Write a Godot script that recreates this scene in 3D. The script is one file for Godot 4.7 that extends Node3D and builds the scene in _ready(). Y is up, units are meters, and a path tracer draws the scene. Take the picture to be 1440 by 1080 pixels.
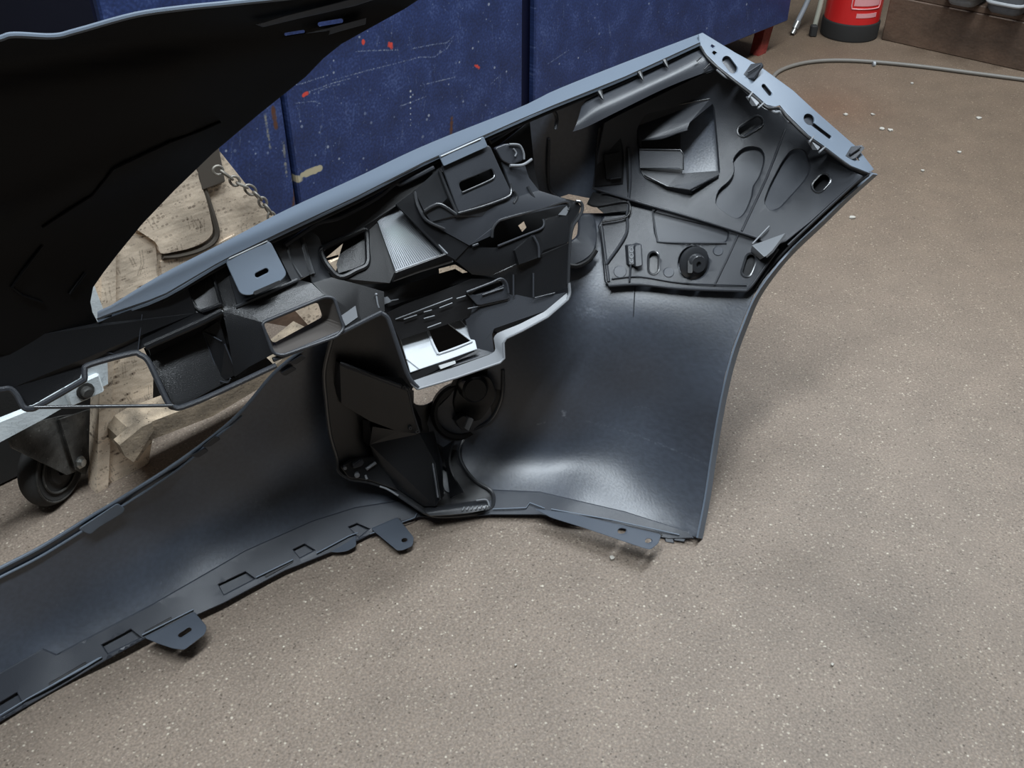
extends Node3D
# A workshop floor with a car bumper cover standing on its lower lip, seen from inside.
# Pixel helpers turn a traced spot (in the 1440x1080 frame) and a real depth into a point in metres.

const TH := 0.6457718        # camera pitch, 37 degrees down
const FOC := 1400.0
const CAMH := 1.15
const PN := Vector3(0.35252, 0.34860, 0.86845)   # normal of the plane the bumper leans along
const PD := -0.93280
var CT := cos(TH)
var ST := sin(TH)
var org := {}
var used := {}
var M := {}
var NOUV: Callable
var rng := RandomNumberGenerator.new()

# ------------------------------------------------------------------ geometry kit
class Geo:
	var v := PackedVector3Array()
	var t := PackedInt32Array()
	var c := PackedColorArray()
	func p(a: Vector3) -> int:
		v.append(a)
		return v.size() - 1
	func tri(a: int, b: int, d: int) -> void:
		t.append(a); t.append(b); t.append(d)
	func quad(a: int, b: int, d: int, e: int) -> void:
		tri(a, b, d); tri(a, d, e)
	# counter-clockwise faces in, smoothed where neighbours meet under the crease angle
	func mesh(o: Vector3, crease: float, uvf: Callable) -> ArrayMesh:
		var nt := t.size() / 3
		var fn := PackedVector3Array(); fn.resize(nt)
		var at := {}
		var keys := []; keys.resize(t.size())
		for i in nt:
			var a := v[t[i * 3]]; var b := v[t[i * 3 + 1]]; var d := v[t[i * 3 + 2]]
			fn[i] = (b - a).cross(d - a)
			for k in 3:
				var q := v[t[i * 3 + k]]
				var key := Vector3i((q * 20000.0).round())
				keys[i * 3 + k] = key
				if not at.has(key): at[key] = PackedInt32Array()
				var l: PackedInt32Array = at[key]
				l.append(i); at[key] = l
		var cc := cos(deg_to_rad(crease))
		var vo := PackedVector3Array(); var no := PackedVector3Array(); var uo := PackedVector2Array(); var co := PackedColorArray()
		for i in nt:
			if fn[i].length_squared() < 1e-20: continue
			var me := fn[i].normalized()
			for k in [0, 2, 1]:
				var s := Vector3.ZERO
				for f in (at[keys[i * 3 + k]] as PackedInt32Array):
					if fn[f].length_squared() > 1e-20 and fn[f].normalized().dot(me) > cc: s += fn[f]
				var q := v[t[i * 3 + k]]
				vo.append(q - o); no.append(s.normalized())
				uo.append(uvf.call(q) if uvf.is_valid() else Vector2(q.x, q.z))
				if c.size() == v.size(): co.append(c[t[i * 3 + k]])
		var arr := []; arr.resize(Mesh.ARRAY_MAX)
		arr[Mesh.ARRAY_VERTEX] = vo; arr[Mesh.ARRAY_NORMAL] = no; arr[Mesh.ARRAY_TEX_UV] = uo
		if co.size() == vo.size(): arr[Mesh.ARRAY_COLOR] = co
		var am := ArrayMesh.new()
		am.add_surface_from_arrays(Mesh.PRIMITIVE_TRIANGLES, arr)
		return am

func ray(px: float, py: float) -> Vector3:
	var x := (px - 720.0) / FOC
	var y := (py - 540.0) / FOC
	return Vector3(x, -ST - y * CT, -(CT - y * ST))
func on_plane(px: float, py: float, n: Vector3, d: float) -> Vector3:
	var r := ray(px, py)
	var c := Vector3(0, CAMH, 0)
	return c + r * ((d - n.dot(c)) / n.dot(r))
func P(px: float, py: float, w: float) -> Vector3:        # on the bumper's plane, w metres in front of it
	return on_plane(px, py, PN, PD + w)
func F(px: float, py: float, h := 0.0) -> Vector3:        # at a height over the floor
	return on_plane(px, py, Vector3.UP, h)
func Q(px: float, py: float, off: float) -> Vector3:      # on an upright plane along the blue cabinet's front
	return on_plane(px, py, Vector3(1, 0, 1) / sqrt(2.0), off / sqrt(2.0))
func hw(px: float, py: float, h: float) -> float:
	return PN.dot(F(px, py, h)) - PD

func v2(a: Array) -> PackedVector2Array:
	var r := PackedVector2Array()
	for i in range(0, a.size(), 2): r.append(Vector2(a[i], a[i + 1]))
	return r
func v3(a: Array) -> PackedVector3Array:
	var r := PackedVector3Array()
	for i in range(0, a.size(), 3): r.append(Vector3(a[i], a[i + 1], a[i + 2]))
	return r
func rnd(a: PackedVector2Array, r: float) -> PackedVector2Array:   # rounded corners
	var o := PackedVector2Array()
	var n := a.size()
	for i in n:
		var p0 := a[(i + n - 1) % n]; var p := a[i]; var p1 := a[(i + 1) % n]
		var ra: float = min(r, p.distance_to(p0) * 0.45, p.distance_to(p1) * 0.45)
		var s := p + (p0 - p).normalized() * ra; var e := p + (p1 - p).normalized() * ra
		for k in 5:
			var u := k / 4.0
			o.append(s.lerp(p, u).lerp(p.lerp(e, u), u))
	return o
func slot(x0: float, y0: float, x1: float, y1: float, r: float) -> PackedVector2Array:
	var a := Vector2(x0, y0); var b := Vector2(x1, y1)
	var an := (b - a).angle()
	var o := PackedVector2Array()
	for k in 9: o.append(b + Vector2.from_angle(an - PI / 2 + PI * k / 8.0) * r)
	for k in 9: o.append(a + Vector2.from_angle(an + PI / 2 + PI * k / 8.0) * r)
	return o
func ell(cx: float, cy: float, rx: float, ry: float, turn := 0.0, n := 22) -> PackedVector2Array:
	var o := PackedVector2Array()
	for k in n:
		o.append(Vector2(cx, cy) + Vector2(cos(TAU * k / n) * rx, sin(TAU * k / n) * ry).rotated(turn))
	return o
func smooth2(a: PackedVector2Array, per := 5, closed := true) -> PackedVector2Array:
	var o := PackedVector2Array()
	var n := a.size()
	for i in (n if closed else n - 1):
		var q := [a[(i + n - 1) % n] if closed or i > 0 else a[0], a[i], a[(i + 1) % n], a[(i + 2) % n] if closed or i < n - 2 else a[n - 1]]
		for k in per: o.append((q[1] as Vector2).cubic_interpolate(q[2], q[0], q[3], k / float(per)))
	if not closed: o.append(a[n - 1])
	return o
func dense(a: PackedVector2Array, step: float) -> PackedVector2Array:
	var o := PackedVector2Array()
	for i in a.size():
		var p := a[i]; var q := a[(i + 1) % a.size()]
		var n: int = max(1, ceili(p.distance_to(q) / step))
		for k in n:
			var s := p.lerp(q, k / float(n))
			if o.is_empty() or o[o.size() - 1].distance_to(s) > 0.05: o.append(s)
	if o[0].distance_to(o[o.size() - 1]) < 0.05: o.remove_at(o.size() - 1)
	return o

# thin-plate field through traced depths
func field(ctrl: Array) -> Callable:
	var n := ctrl.size()
	var m := n + 3
	var A := []
	for i in m:
		var row := PackedFloat64Array(); row.resize(m + 1); A.append(row)
	for i in n:
		var a := Vector2(ctrl[i][0], ctrl[i][1]) / 500.0
		for j in n:
			var b := Vector2(ctrl[j][0], ctrl[j][1]) / 500.0
			var d := a.distance_squared_to(b)
			A[i][j] = d * log(d + 1e-9) if i != j else 0.0004
		A[i][n] = 1.0; A[i][n + 1] = a.x; A[i][n + 2] = a.y
		A[n][i] = 1.0; A[n + 1][i] = a.x; A[n + 2][i] = a.y
		A[i][m] = ctrl[i][2]
	for i in m:
		var best := i
		for r in range(i + 1, m):
			if abs(A[r][i]) > abs(A[best][i]): best = r
		var tmp = A[i]; A[i] = A[best]; A[best] = tmp
		for r in range(i + 1, m):
			var f: float = A[r][i] / A[i][i]
			if f != 0.0:
				for k in range(i, m + 1): A[r][k] -= f * A[i][k]
	var s := PackedFloat64Array(); s.resize(m)
	for i in range(m - 1, -1, -1):
		var x: float = A[i][m]
		for k in range(i + 1, m): x -= A[i][k] * s[k]
		s[i] = x / A[i][i]
	var px := PackedVector2Array()
	for i in n: px.append(Vector2(ctrl[i][0], ctrl[i][1]) / 500.0)
	return func(x: float, y: float) -> float:
		var q := Vector2(x, y) / 500.0
		var r := s[n] + s[n + 1] * q.x + s[n + 2] * q.y
		for i in n:
			var d := q.distance_squared_to(px[i])
			r += s[i] * d * log(d + 1e-9)
		return r

# a moulded sheet: traced outline and holes, laid on a depth field, with real thickness and eased edges
func sheet(g: Geo, poly: PackedVector2Array, f: Callable, off: float, thick: float, holes := [], grid := 24.0, bev := 0.8) -> void:
	var loops := [dense(poly, grid * 0.6)]
	for h in holes: loops.append(dense(h, min(grid * 0.6, 6.0)))
	var pts := PackedVector2Array()
	var dw := PackedFloat32Array()
	var spans := []
	for l in loops:
		spans.append([pts.size(), l.size()])
		for q in l:
			pts.append(q); dw.append(-bev * 0.001)
	if bev > 0.0:
		for i in loops.size():
			for r in Geometry2D.offset_polygon(loops[i], -bev * 1.1 if i == 0 else bev * 1.1):
				for q in dense(r, grid * 0.6):
					pts.append(q); dw.append(0.0)
	var box := Rect2(loops[0][0], Vector2.ZERO)
	for q in loops[0]: box = box.expand(q)
	var y := box.position.y + grid * 0.5
	var odd := 0
	while y < box.end.y:
		var x := box.position.x + grid * (0.5 if odd == 0 else 0.98)
		while x < box.end.x:
			var q := Vector2(x, y)
			var ok := Geometry2D.is_point_in_polygon(q, loops[0])
			if ok:
				for l in loops:
					for e in l:
						if e.distance_squared_to(q) < grid * grid * 0.16: ok = false; break
					if not ok: break
			if ok:
				for i in range(1, loops.size()):
					if Geometry2D.is_point_in_polygon(q, loops[i]): ok = false
			if ok:
				pts.append(q); dw.append(0.0)
			x += grid
		y += grid; odd = 1 - odd
	var base := g.v.size()
	for i in pts.size():
		g.p(P(pts[i].x, pts[i].y, f.call(pts[i].x, pts[i].y) + off + dw[i]))
	var nb := pts.size()
	for i in nb: g.p(g.v[base + i] - PN * thick)
	var ix := Geometry2D.triangulate_delaunay(pts)
	for i in range(0, ix.size(), 3):
		var a := ix[i]; var b := ix[i + 1]; var d := ix[i + 2]
		var mid := (pts[a] + pts[b] + pts[d]) / 3.0
		if not Geometry2D.is_point_in_polygon(mid, loops[0]): continue
		var inside := false
		for k in range(1, loops.size()):
			if Geometry2D.is_point_in_polygon(mid, loops[k]): inside = true
		if inside: continue
		if (pts[b] - pts[a]).cross(pts[d] - pts[a]) > 0.0:     # y runs down in the frame
			var s := b; b = d; d = s
		g.tri(base + a, base + b, base + d)
		g.tri(base + nb + a, base + nb + d, base + nb + b)
	for i in spans.size():
		var s0: int = base + spans[i][0]; var n: int = spans[i][1]
		var cw := Geometry2D.is_polygon_clockwise(loops[i])
		if i > 0: cw = not cw
		for k in n:
			var a := s0 + k; var b := s0 + (k + 1) % n
			if cw: g.quad(a, b, b + nb, a + nb)
			else: g.quad(a, a + nb, b + nb, b)

# a flat facet with its own depth at each corner (px, py, millimetres over the field)
func facet(g: Geo, tr: Array, f: Callable, thick := 0.0025) -> void:
	var a := v3(tr)
	var fl := PackedVector2Array()
	for q in a: fl.append(Vector2(q.x, q.y))
	var ix := Geometry2D.triangulate_polygon(fl)
	if ix.is_empty():
		push_warning("facet %s" % [tr]); return
	var base := g.v.size()
	var n := a.size()
	var w := []
	for q in a: w.append(P(q.x, q.y, f.call(q.x, q.y) + q.z * 0.001))
	var nn := Vector3.ZERO
	for i in n: nn += (w[i] as Vector3).cross(w[(i + 1) % n])
	nn = nn.normalized()
	if nn.dot(PN) < 0.0: nn = -nn
	for q in w: g.p(q)
	for q in w: g.p(q - nn * thick)
	for i in range(0, ix.size(), 3):
		var p0 := ix[i]; var p1 := ix[i + 1]; var p2 := ix[i + 2]
		if (fl[p1] - fl[p0]).cross(fl[p2] - fl[p0]) > 0.0:
			var s := p1; p1 = p2; p2 = s
		g.tri(base + p0, base + p1, base + p2)
		g.tri(base + n + p0, base + n + p2, base + n + p1)
	var cw := Geometry2D.is_polygon_clockwise(fl)
	for k in n:
		var p := base + k; var q := base + (k + 1) % n
		if cw: g.quad(p, q, q + n, p + n)
		else: g.quad(p, p + n, q + n, q)

func cr(a: PackedVector3Array, per: int, closed := false) -> PackedVector3Array:
	var o := PackedVector3Array()
	var n := a.size()
	for i in (n if closed else n - 1):
		var p0 := a[(i + n - 1) % n] if closed or i > 0 else a[0]
		var p3 := a[(i + 2) % n] if closed or i < n - 2 else a[n - 1]
		for k in per: o.append(a[i].cubic_interpolate(a[(i + 1) % n], p0, p3, k / float(per)))
	if not closed: o.append(a[n - 1])
	return o
func even(a: PackedVector3Array, n: int) -> PackedVector3Array:
	var L := [0.0]
	for i in range(1, a.size()): L.append(L[i - 1] + a[i].distance_to(a[i - 1]))
	var o := PackedVector3Array()
	var j := 0
	for k in n + 1:
		var s: float = L[L.size() - 1] * k / n
		while j < a.size() - 2 and L[j + 1] < s: j += 1
		o.append(a[j].lerp(a[j + 1], clamp((s - L[j]) / max(1e-9, L[j + 1] - L[j]), 0.0, 1.0)))
	return o
# skin over rows of points in metres, with thickness to the back
func loft(g: Geo, rows: Array, nu := 16, nv := 3, thick := 0.0025, curved := true) -> void:
	var R := []
	for r in rows: R.append(even(cr(r, 6) if curved else r, nu))
	var G := []
	for j in nu + 1:
		var col := PackedVector3Array()
		for r in R: col.append(r[j])
		G.append(cr(col, nv) if curved else cr(col, 1))
	var m: int = G[0].size()
	var b := g.v.size()
	var nr := []
	for j in nu + 1:
		for i in m:
			var du: Vector3 = G[min(j + 1, nu)][i] - G[max(j - 1, 0)][i]
			var dv: Vector3 = G[j][min(i + 1, m - 1)] - G[j][max(i - 1, 0)]
			nr.append(dv.cross(du).normalized())
			g.p(G[j][i])
	var tot := (nu + 1) * m
	for k in tot: g.p(g.v[b + k] - nr[k] * thick)
	for j in nu:
		for i in m - 1:
			var q := b + j * m + i
			g.quad(q, q + 1, q + m + 1, q + m)
			g.quad(q + tot, q + tot + m, q + tot + m + 1, q + tot + 1)
	for j in nu:
		var q := b + j * m
		g.quad(q, q + m, q + m + tot, q + tot)
		q += m - 1
		g.quad(q, q + tot, q + m + tot, q + m)
	for i in m - 1:
		var q := b + i
		g.quad(q, q + tot, q + 1 + tot, q + 1)
		q = b + nu * m + i
		g.quad(q, q + 1, q + 1 + tot, q + tot)
func tube(g: Geo, path: PackedVector3Array, r: float, sides := 8, closed := false, flat := 1.0) -> void:
	var n := path.size()
	if n < 2: return
	var b := g.v.size()
	var up := Vector3.ZERO
	for i in n:
		var d := ((path[(i + 1) % n] if closed or i < n - 1 else path[i]) - (path[(i + n - 1) % n] if closed or i > 0 else path[i])).normalized()
		if i == 0: up = d.cross(Vector3.UP if abs(d.y) < 0.9 else Vector3.RIGHT).normalized()
		up = (up - d * up.dot(d)).normalized()
		var sd := d.cross(up)
		for k in sides: g.p(path[i] + (up * cos(TAU * k / sides) + sd * sin(TAU * k / sides) * flat) * r)
	for i in (n if closed else n - 1):
		for k in sides:
			var a := b + i * sides + k; var a2 := b + i * sides + (k + 1) % sides
			var c := b + ((i + 1) % n) * sides + k; var c2 := b + ((i + 1) % n) * sides + (k + 1) % sides
			g.quad(a, a2, c2, c)
	if not closed:
		var s := g.p(path[0]); var e := g.p(path[n - 1])
		for k in sides:
			g.tri(s, b + (k + 1) % sides, b + k)
			g.tri(e, b + (n - 1) * sides + k, b + (n - 1) * sides + (k + 1) % sides)
func bead(g: Geo, tr: Array, f: Callable, r: float, curved := true, closed := false) -> void:
	var w := PackedVector3Array()
	for q in v3(tr): w.append(P(q.x, q.y, f.call(q.x, q.y) + q.z * 0.001))
	tube(g, cr(w, 5, closed) if curved else w, r * 0.001, 8, closed)
func lathe(g: Geo, c: Vector3, ax: Vector3, prof: Array, n := 28, sx := 1.0) -> void:
	var e1 := ax.cross(Vector3.UP if abs(ax.y) < 0.9 else Vector3.RIGHT).normalized()
	var e2 := ax.cross(e1)
	var b := g.v.size()
	var m := prof.size() / 2
	for k in n:
		for i in m:
			g.p(c + (e1 * cos(TAU * k / n) * sx + e2 * sin(TAU * k / n)) * prof[i * 2] + ax * prof[i * 2 + 1])
	for k in n:
		for i in m - 1:
			var a := b + k * m + i; var d := b + ((k + 1) % n) * m + i
			g.quad(a, d, d + 1, a + 1)
# a chamfered block on three axes (half sizes)
func block(g: Geo, c: Vector3, x: Vector3, y: Vector3, z: Vector3, ch := 0.002) -> void:
	var ax := [x, y, z]
	var L := [x.length(), y.length(), z.length()]
	var id := {}
	var base := g.v.size()
	for s in 8:
		var sg := [1.0 if s & 1 else -1.0, 1.0 if s & 2 else -1.0, 1.0 if s & 4 else -1.0]
		for k in 3:
			var q := c
			for i in 3: q += ax[i] * sg[i] * (1.0 if i == k else max(0.0, 1.0 - ch / L[i]))
			id[s * 3 + k] = g.p(q)
	var put := func(l: Array) -> void:
		var cen := Vector3.ZERO
		for i in l: cen += g.v[i]
		cen = cen / l.size() - c
		var nn := (g.v[l[1]] - g.v[l[0]]).cross(g.v[l[2]] - g.v[l[0]])
		if nn.dot(cen) < 0.0: l.reverse()
		for i in range(1, l.size() - 1): g.tri(l[0], l[i], l[i + 1])
	for k in 3:
		var i := 1 << ((k + 1) % 3); var j := 1 << ((k + 2) % 3)
		for s in [0, 1 << k]: put.call([id[s * 3 + k], id[(s | i) * 3 + k], id[(s | i | j) * 3 + k], id[(s | j) * 3 + k]])
		var k1 := (k + 1) % 3; var k2 := (k + 2) % 3
		for a in [0, 1]:
			for d in [0, 1]:
				var s: int = a * i + d * j
				put.call([id[s * 3 + k1], id[(s | (1 << k)) * 3 + k1], id[(s | (1 << k)) * 3 + k2], id[s * 3 + k2]])
	for s in 8: put.call([id[s * 3], id[s * 3 + 1], id[s * 3 + 2]])
# a solid from a closed outline in metres pushed along a vector
func prism(g: Geo, out: PackedVector3Array, push: Vector3) -> void:
	var n := out.size()
	var nn := Vector3.ZERO
	var cen := Vector3.ZERO
	for i in n: nn += (out[i] - out[0]).cross(out[(i + 1) % n] - out[0]); cen += out[i] / n
	nn = nn.normalized()
	var e1 := (out[1] - out[0]).normalized(); var e2 := nn.cross(e1)
	var fl := PackedVector2Array()
	for q in out: fl.append(Vector2((q - cen).dot(e1), (q - cen).dot(e2)))
	var ix := Geometry2D.triangulate_polygon(fl)
	var b := g.v.size()
	for q in out: g.p(q)
	for q in out: g.p(q + push)
	var fw := nn.dot(push) < 0.0
	for i in range(0, ix.size(), 3):
		var p0 := b + ix[i]; var p1 := b + ix[i + 1]; var p2 := b + ix[i + 2]
		var same := (g.v[p1] - g.v[p0]).cross(g.v[p2] - g.v[p0]).dot(push) < 0.0
		if not same:
			var s := p1; p1 = p2; p2 = s
		g.tri(p0, p1, p2); g.tri(p0 + n, p2 + n, p1 + n)
	for k in n:
		var p := b + k; var q := b + (k + 1) % n
		if fw: g.quad(p, p + n, q + n, q)
		else: g.quad(p, q, q + n, p + n)

# ------------------------------------------------------------------ nodes
func numbered(s: String) -> String:
	if not used.has(s):
		used[s] = 0
		return s
	used[s] += 1
	return "%s_%03d" % [s, used[s]]
func thing(called: String, label: String, category: String, at: Vector3, group := "") -> Node3D:
	var o := Node3D.new()
	o.name = numbered(called); add_child(o, true)
	o.position = at; org[o] = at
	o.set_meta("label", label); o.set_meta("category", category)
	if group: o.set_meta("group", group)
	return o
func part(called: String, g: Geo, mat: Material, par: Node3D, label := "", crease := 38.0, uvf: Callable = NOUV) -> MeshInstance3D:
	var o := MeshInstance3D.new()
	o.name = called if par != self else numbered(called)
	o.mesh = g.mesh(org.get(par, Vector3.ZERO), crease, uvf)
	o.material_override = mat
	org[o] = org.get(par, Vector3.ZERO)
	par.add_child(o, true)
	if label: o.set_meta("label", label)
	return o
# the same, each separate piece a part of its own
func parts(called: String, g: Geo, mat: Material, par: Node3D, label := "", crease := 38.0) -> void:
	var root := PackedInt32Array(); root.resize(g.v.size())
	for i in root.size(): root[i] = i
	var find := func(i: int) -> int:
		while root[i] != i: i = root[i]
		return i
	for i in range(0, g.t.size(), 3):
		var r: int = find.call(g.t[i])
		for k in [1, 2]:
			var s: int = find.call(g.t[i + k])
			if s < r: root[r] = s; r = s
			elif s > r: root[s] = r
	var by := {}
	for i in range(0, g.t.size(), 3):
		var r: int = find.call(g.t[i])
		if not by.has(r): by[r] = Geo.new()
		var q: Geo = by[r]
		for k in 3: q.t.append(g.t[i + k])
	var n := 0
	for r in by:
		var q: Geo = by[r]
		var map := {}
		for i in q.t.size():
			var o := q.t[i]
			if not map.has(o): map[o] = q.p(g.v[o])
			q.t[i] = map[o]
		part(called if n == 0 else "%s_%03d" % [called, n], q, mat, par, label, crease)
		n += 1
func single(called: String, g: Geo, mat: Material, label: String, category: String, at := Vector3.ZERO, group := "", crease := 38.0) -> MeshInstance3D:
	var o := MeshInstance3D.new()
	o.name = numbered(called)
	o.mesh = g.mesh(at, crease, NOUV)
	o.material_override = mat
	o.position = at
	add_child(o, true)
	o.set_meta("label", label); o.set_meta("category", category)
	if group: o.set_meta("group", group)
	return o
func struct(called: String, g: Geo, mat: Material, crease := 38.0, uvf: Callable = NOUV) -> MeshInstance3D:
	var o := part(called, g, mat, self, "", crease, uvf)
	o.set_meta("kind", "structure")
	return o
func lin(r: float, g: float, b: float) -> Color:
	return Color(r, g, b).linear_to_srgb()
func noise_tex(freq: float, lo: Color, hi: Color, bump := 0.0, size := 512, sd := 1, oct := 3) -> NoiseTexture2D:
	var n := FastNoiseLite.new()
	n.seed = sd; n.frequency = freq; n.fractal_octaves = oct
	var t := NoiseTexture2D.new()
	t.width = size; t.height = size; t.seamless = true; t.noise = n
	if bump > 0.0:
		t.as_normal_map = true; t.bump_strength = bump
	else:
		var gr := Gradient.new()
		gr.set_color(0, lo); gr.set_color(1, hi)
		t.color_ramp = gr
	return t
func mat(col: Color, rough: float, metal := 0.0, bump: Texture2D = null, bs := 0.4, sc := 6.0, tex: Texture2D = null) -> StandardMaterial3D:
	var m := StandardMaterial3D.new()
	m.albedo_color = col; m.roughness = rough; m.metallic = metal
	if bump:
		m.normal_enabled = true; m.normal_texture = bump; m.normal_scale = bs
	if tex: m.albedo_texture = tex
	if bump or tex:
		m.uv1_triplanar = true; m.uv1_world_triplanar = true; m.uv1_scale = Vector3.ONE * sc
	return m

# ------------------------------------------------------------------ textures
func pix(img: Image, x: int, y: int, c: Color, a := 1.0) -> void:
	var w := img.get_width(); var h := img.get_height()
	x = posmod(x, w); y = posmod(y, h)
	img.set_pixel(x, y, img.get_pixel(x, y).lerp(c, a))
func dab(img: Image, x: float, y: float, r: float, c: Color, a: float) -> void:
	for j in range(floori(y - r), ceili(y + r) + 1):
		for i in range(floori(x - r), ceili(x + r) + 1):
			var d := Vector2(i - x, j - y).length()
			if d < r + 0.4: pix(img, i, j, c, a * clamp(r + 0.5 - d, 0.0, 1.0))
func scratch(img: Image, pts: PackedVector2Array, r: float, c: Color, a: float, gap := 0.3) -> void:
	for i in pts.size() - 1:
		var n: int = max(1, ceili(pts[i].distance_to(pts[i + 1])))
		for k in n:
			if rng.randf() < gap: continue
			var q := pts[i].lerp(pts[i + 1], k / float(n)) + Vector2(rng.randfn(), rng.randfn()) * 0.35
			dab(img, q.x, q.y, r * rng.randf_range(0.4, 1.2), c, a * rng.randf_range(0.35, 1.0))
func speckled(size: int, base: Color, vary: float, fine: float, sd: int) -> Image:
	var n1 := FastNoiseLite.new(); n1.seed = sd; n1.frequency = 0.006; n1.fractal_octaves = 4
	var n2 := FastNoiseLite.new(); n2.seed = sd + 1; n2.frequency = 0.17; n2.fractal_octaves = 2
	var a := n1.get_seamless_image(size, size).get_data()
	var b := n2.get_seamless_image(size, size).get_data()
	var o := PackedByteArray(); o.resize(size * size * 3)
	var r := base.r * 255.0; var gg := base.g * 255.0; var bb := base.b * 255.0
	for i in size * size:
		var m := 1.0 + (a[i] - 128) * vary + (b[i] - 128) * fine
		o[i * 3] = clampi(int(r * m), 0, 255)
		o[i * 3 + 1] = clampi(int(gg * m), 0, 255)
		o[i * 3 + 2] = clampi(int(bb * m), 0, 255)
	return Image.create_from_data(size, size, false, Image.FORMAT_RGB8, o)
func tex(img: Image) -> ImageTexture:
	img.generate_mipmaps()
	return ImageTexture.create_from_image(img)

var EU := Vector3.UP.cross(PN).normalized()
var EV := PN.cross(EU)
var SO := Vector3.ZERO
func skin_uv(q: Vector3) -> Vector2:
	return Vector2((q - SO).dot(EU) / 1.6 + 0.5, 0.5 - (q - SO).dot(EV) / 1.6)

func materials() -> void:
	var grain := noise_tex(0.32, Color.BLACK, Color.WHITE, 3.0, 512, 4)
	var orange := noise_tex(0.06, Color.BLACK, Color.WHITE, 2.0, 512, 9)
	M.black = mat(lin(0.012, 0.0125, 0.014), 0.3, 0.0, grain, 0.35, 7.0)
	M.gloss = mat(lin(0.032, 0.034, 0.038), 0.26, 0.0, grain, 0.1, 7.0)
	M.gloss.metallic_specular = 1.0
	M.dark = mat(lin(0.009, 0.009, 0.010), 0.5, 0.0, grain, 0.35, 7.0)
	M.mid = mat(lin(0.036, 0.039, 0.046), 0.4, 0.0, grain, 0.35, 7.0)
	M.lip = mat(lin(0.04, 0.045, 0.056), 0.42, 0.0, grain, 0.25, 7.0)
	M.primer = mat(lin(0.138, 0.17, 0.215), 0.5, 0.0, grain, 0.12, 7.0)
	M.pale = mat(lin(0.52, 0.55, 0.58), 0.4, 0.0, grain, 0.5, 9.0)  # pale colour stands in for a lamp reflection on black plastic
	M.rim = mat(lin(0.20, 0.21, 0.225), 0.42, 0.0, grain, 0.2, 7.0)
	M.white = mat(lin(0.6, 0.62, 0.62), 0.5)
	M.steel = mat(lin(0.5, 0.5, 0.48), 0.35, 0.85)
	M.rubber = mat(lin(0.02, 0.019, 0.018), 0.8, 0.0, orange, 0.5, 8.0)
	# inner skin with its scuffs
	SO = P(720, 540, 0)
	var im := speckled(1024, lin(0.055, 0.066, 0.088), 0.0012, 0.0007, 21)
	var sc := func(l: Array, r: float, a: float, c: Color) -> void:
		var o := PackedVector2Array()
		for q in v2(l): o.append(skin_uv(P(q.x, q.y, -0.05)) * 1024.0)
		scratch(im, o, r, c, a)
	var pale := Color(0.55, 0.57, 0.6)
	sc.call([840, 603, 900, 613, 975, 631], 0.5, 0.5, pale)
	sc.call([965, 502, 985, 506], 0.5, 0.6, pale)
	sc.call([781, 617, 792, 612], 0.6, 0.7, pale)
	for k in 26: sc.call([845 + rng.randfn() * 14, 442 + rng.randfn() * 9, 850 + rng.randfn() * 14, 444 + rng.randfn() * 9], 0.5, 0.35, pale)
	for k in 8: sc.call([814 + rng.randfn() * 2, 594 + rng.randfn() * 5, 815 + rng.randfn() * 2, 597 + rng.randfn() * 4], 0.9, 0.6, pale)
	for k in 60:
		var x := rng.randf_range(30, 980); var y := rng.randf_range(460, 900)
		sc.call([x, y, x + rng.randf_range(-8, 8), y + rng.randf_range(-5, 5)], 0.4, 0.35, pale)
	for k in 40: sc.call([370 + rng.randfn() * 14, 735 + rng.randfn() * 9, 385 + rng.randfn() * 14, 748 + rng.randfn() * 9], 0.6, 0.12, pale)
	M.skin = StandardMaterial3D.new()
	M.skin.albedo_texture = tex(im); M.skin.roughness = 0.41; M.skin.metallic_specular = 0.8
	M.skin.normal_enabled = true; M.skin.normal_scale = 0.03
	M.skin.normal_texture = noise_tex(0.4, Color.BLACK, Color.WHITE, 3.0, 1024, 5)
	# floor
	var fl := speckled(1536, Color(0.50, 0.447, 0.398), 0.0004, 0.0013, 3)
	for k in 26000:
		var b := rng.randf()
		dab(fl, rng.randf() * 1536, rng.randf() * 1536, 0.6 + 1.6 * pow(rng.randf(), 2.2), Color(0.63, 0.585, 0.52).lerp(Color(0.86, 0.83, 0.76), b * b * b), rng.randf_range(0.35, 0.9))
	for k in 20000:
		dab(fl, rng.randf() * 1536, rng.randf() * 1536, 0.5 + 1.3 * pow(rng.randf(), 2.5), Color(0.27, 0.23, 0.195), rng.randf_range(0.3, 0.8))
	M.floor = StandardMaterial3D.new()
	M.floor.albedo_texture = tex(fl); M.floor.vertex_color_use_as_albedo = true
	M.floor.roughness = 0.62
	M.floor.normal_enabled = true; M.floor.normal_scale = 0.25
	M.floor.normal_texture = noise_tex(0.13, Color.BLACK, Color.WHITE, 3.0, 1024, 8, 4)
	# cream enamel with rust, for the trolley
	var be := speckled(1024, Color(0.86, 0.79, 0.705), 0.0012, 0.0006, 31)
	for k in 2200:
		var r := rng.randf()
		dab(be, rng.randf() * 1024, rng.randf() * 1024, 0.8 + pow(r, 5) * 7.0, Color(0.19, 0.13, 0.09), rng.randf_range(0.3, 0.95))
	for k in 170:
		var q := Vector2(rng.randf(), rng.randf()) * 1024.0
		scratch(be, PackedVector2Array([q, q + Vector2(rng.randfn() * 9, rng.randf_range(10, 70))]), 2.4, Color(0.31, 0.26, 0.21), 0.5, 0.4)
	M.cream = mat(Color.WHITE, 0.5, 0.0, orange, 0.4, 2.6, tex(be))
	var dr := speckled(512, Color(0.56, 0.505, 0.435), 0.003, 0.001, 41)
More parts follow.
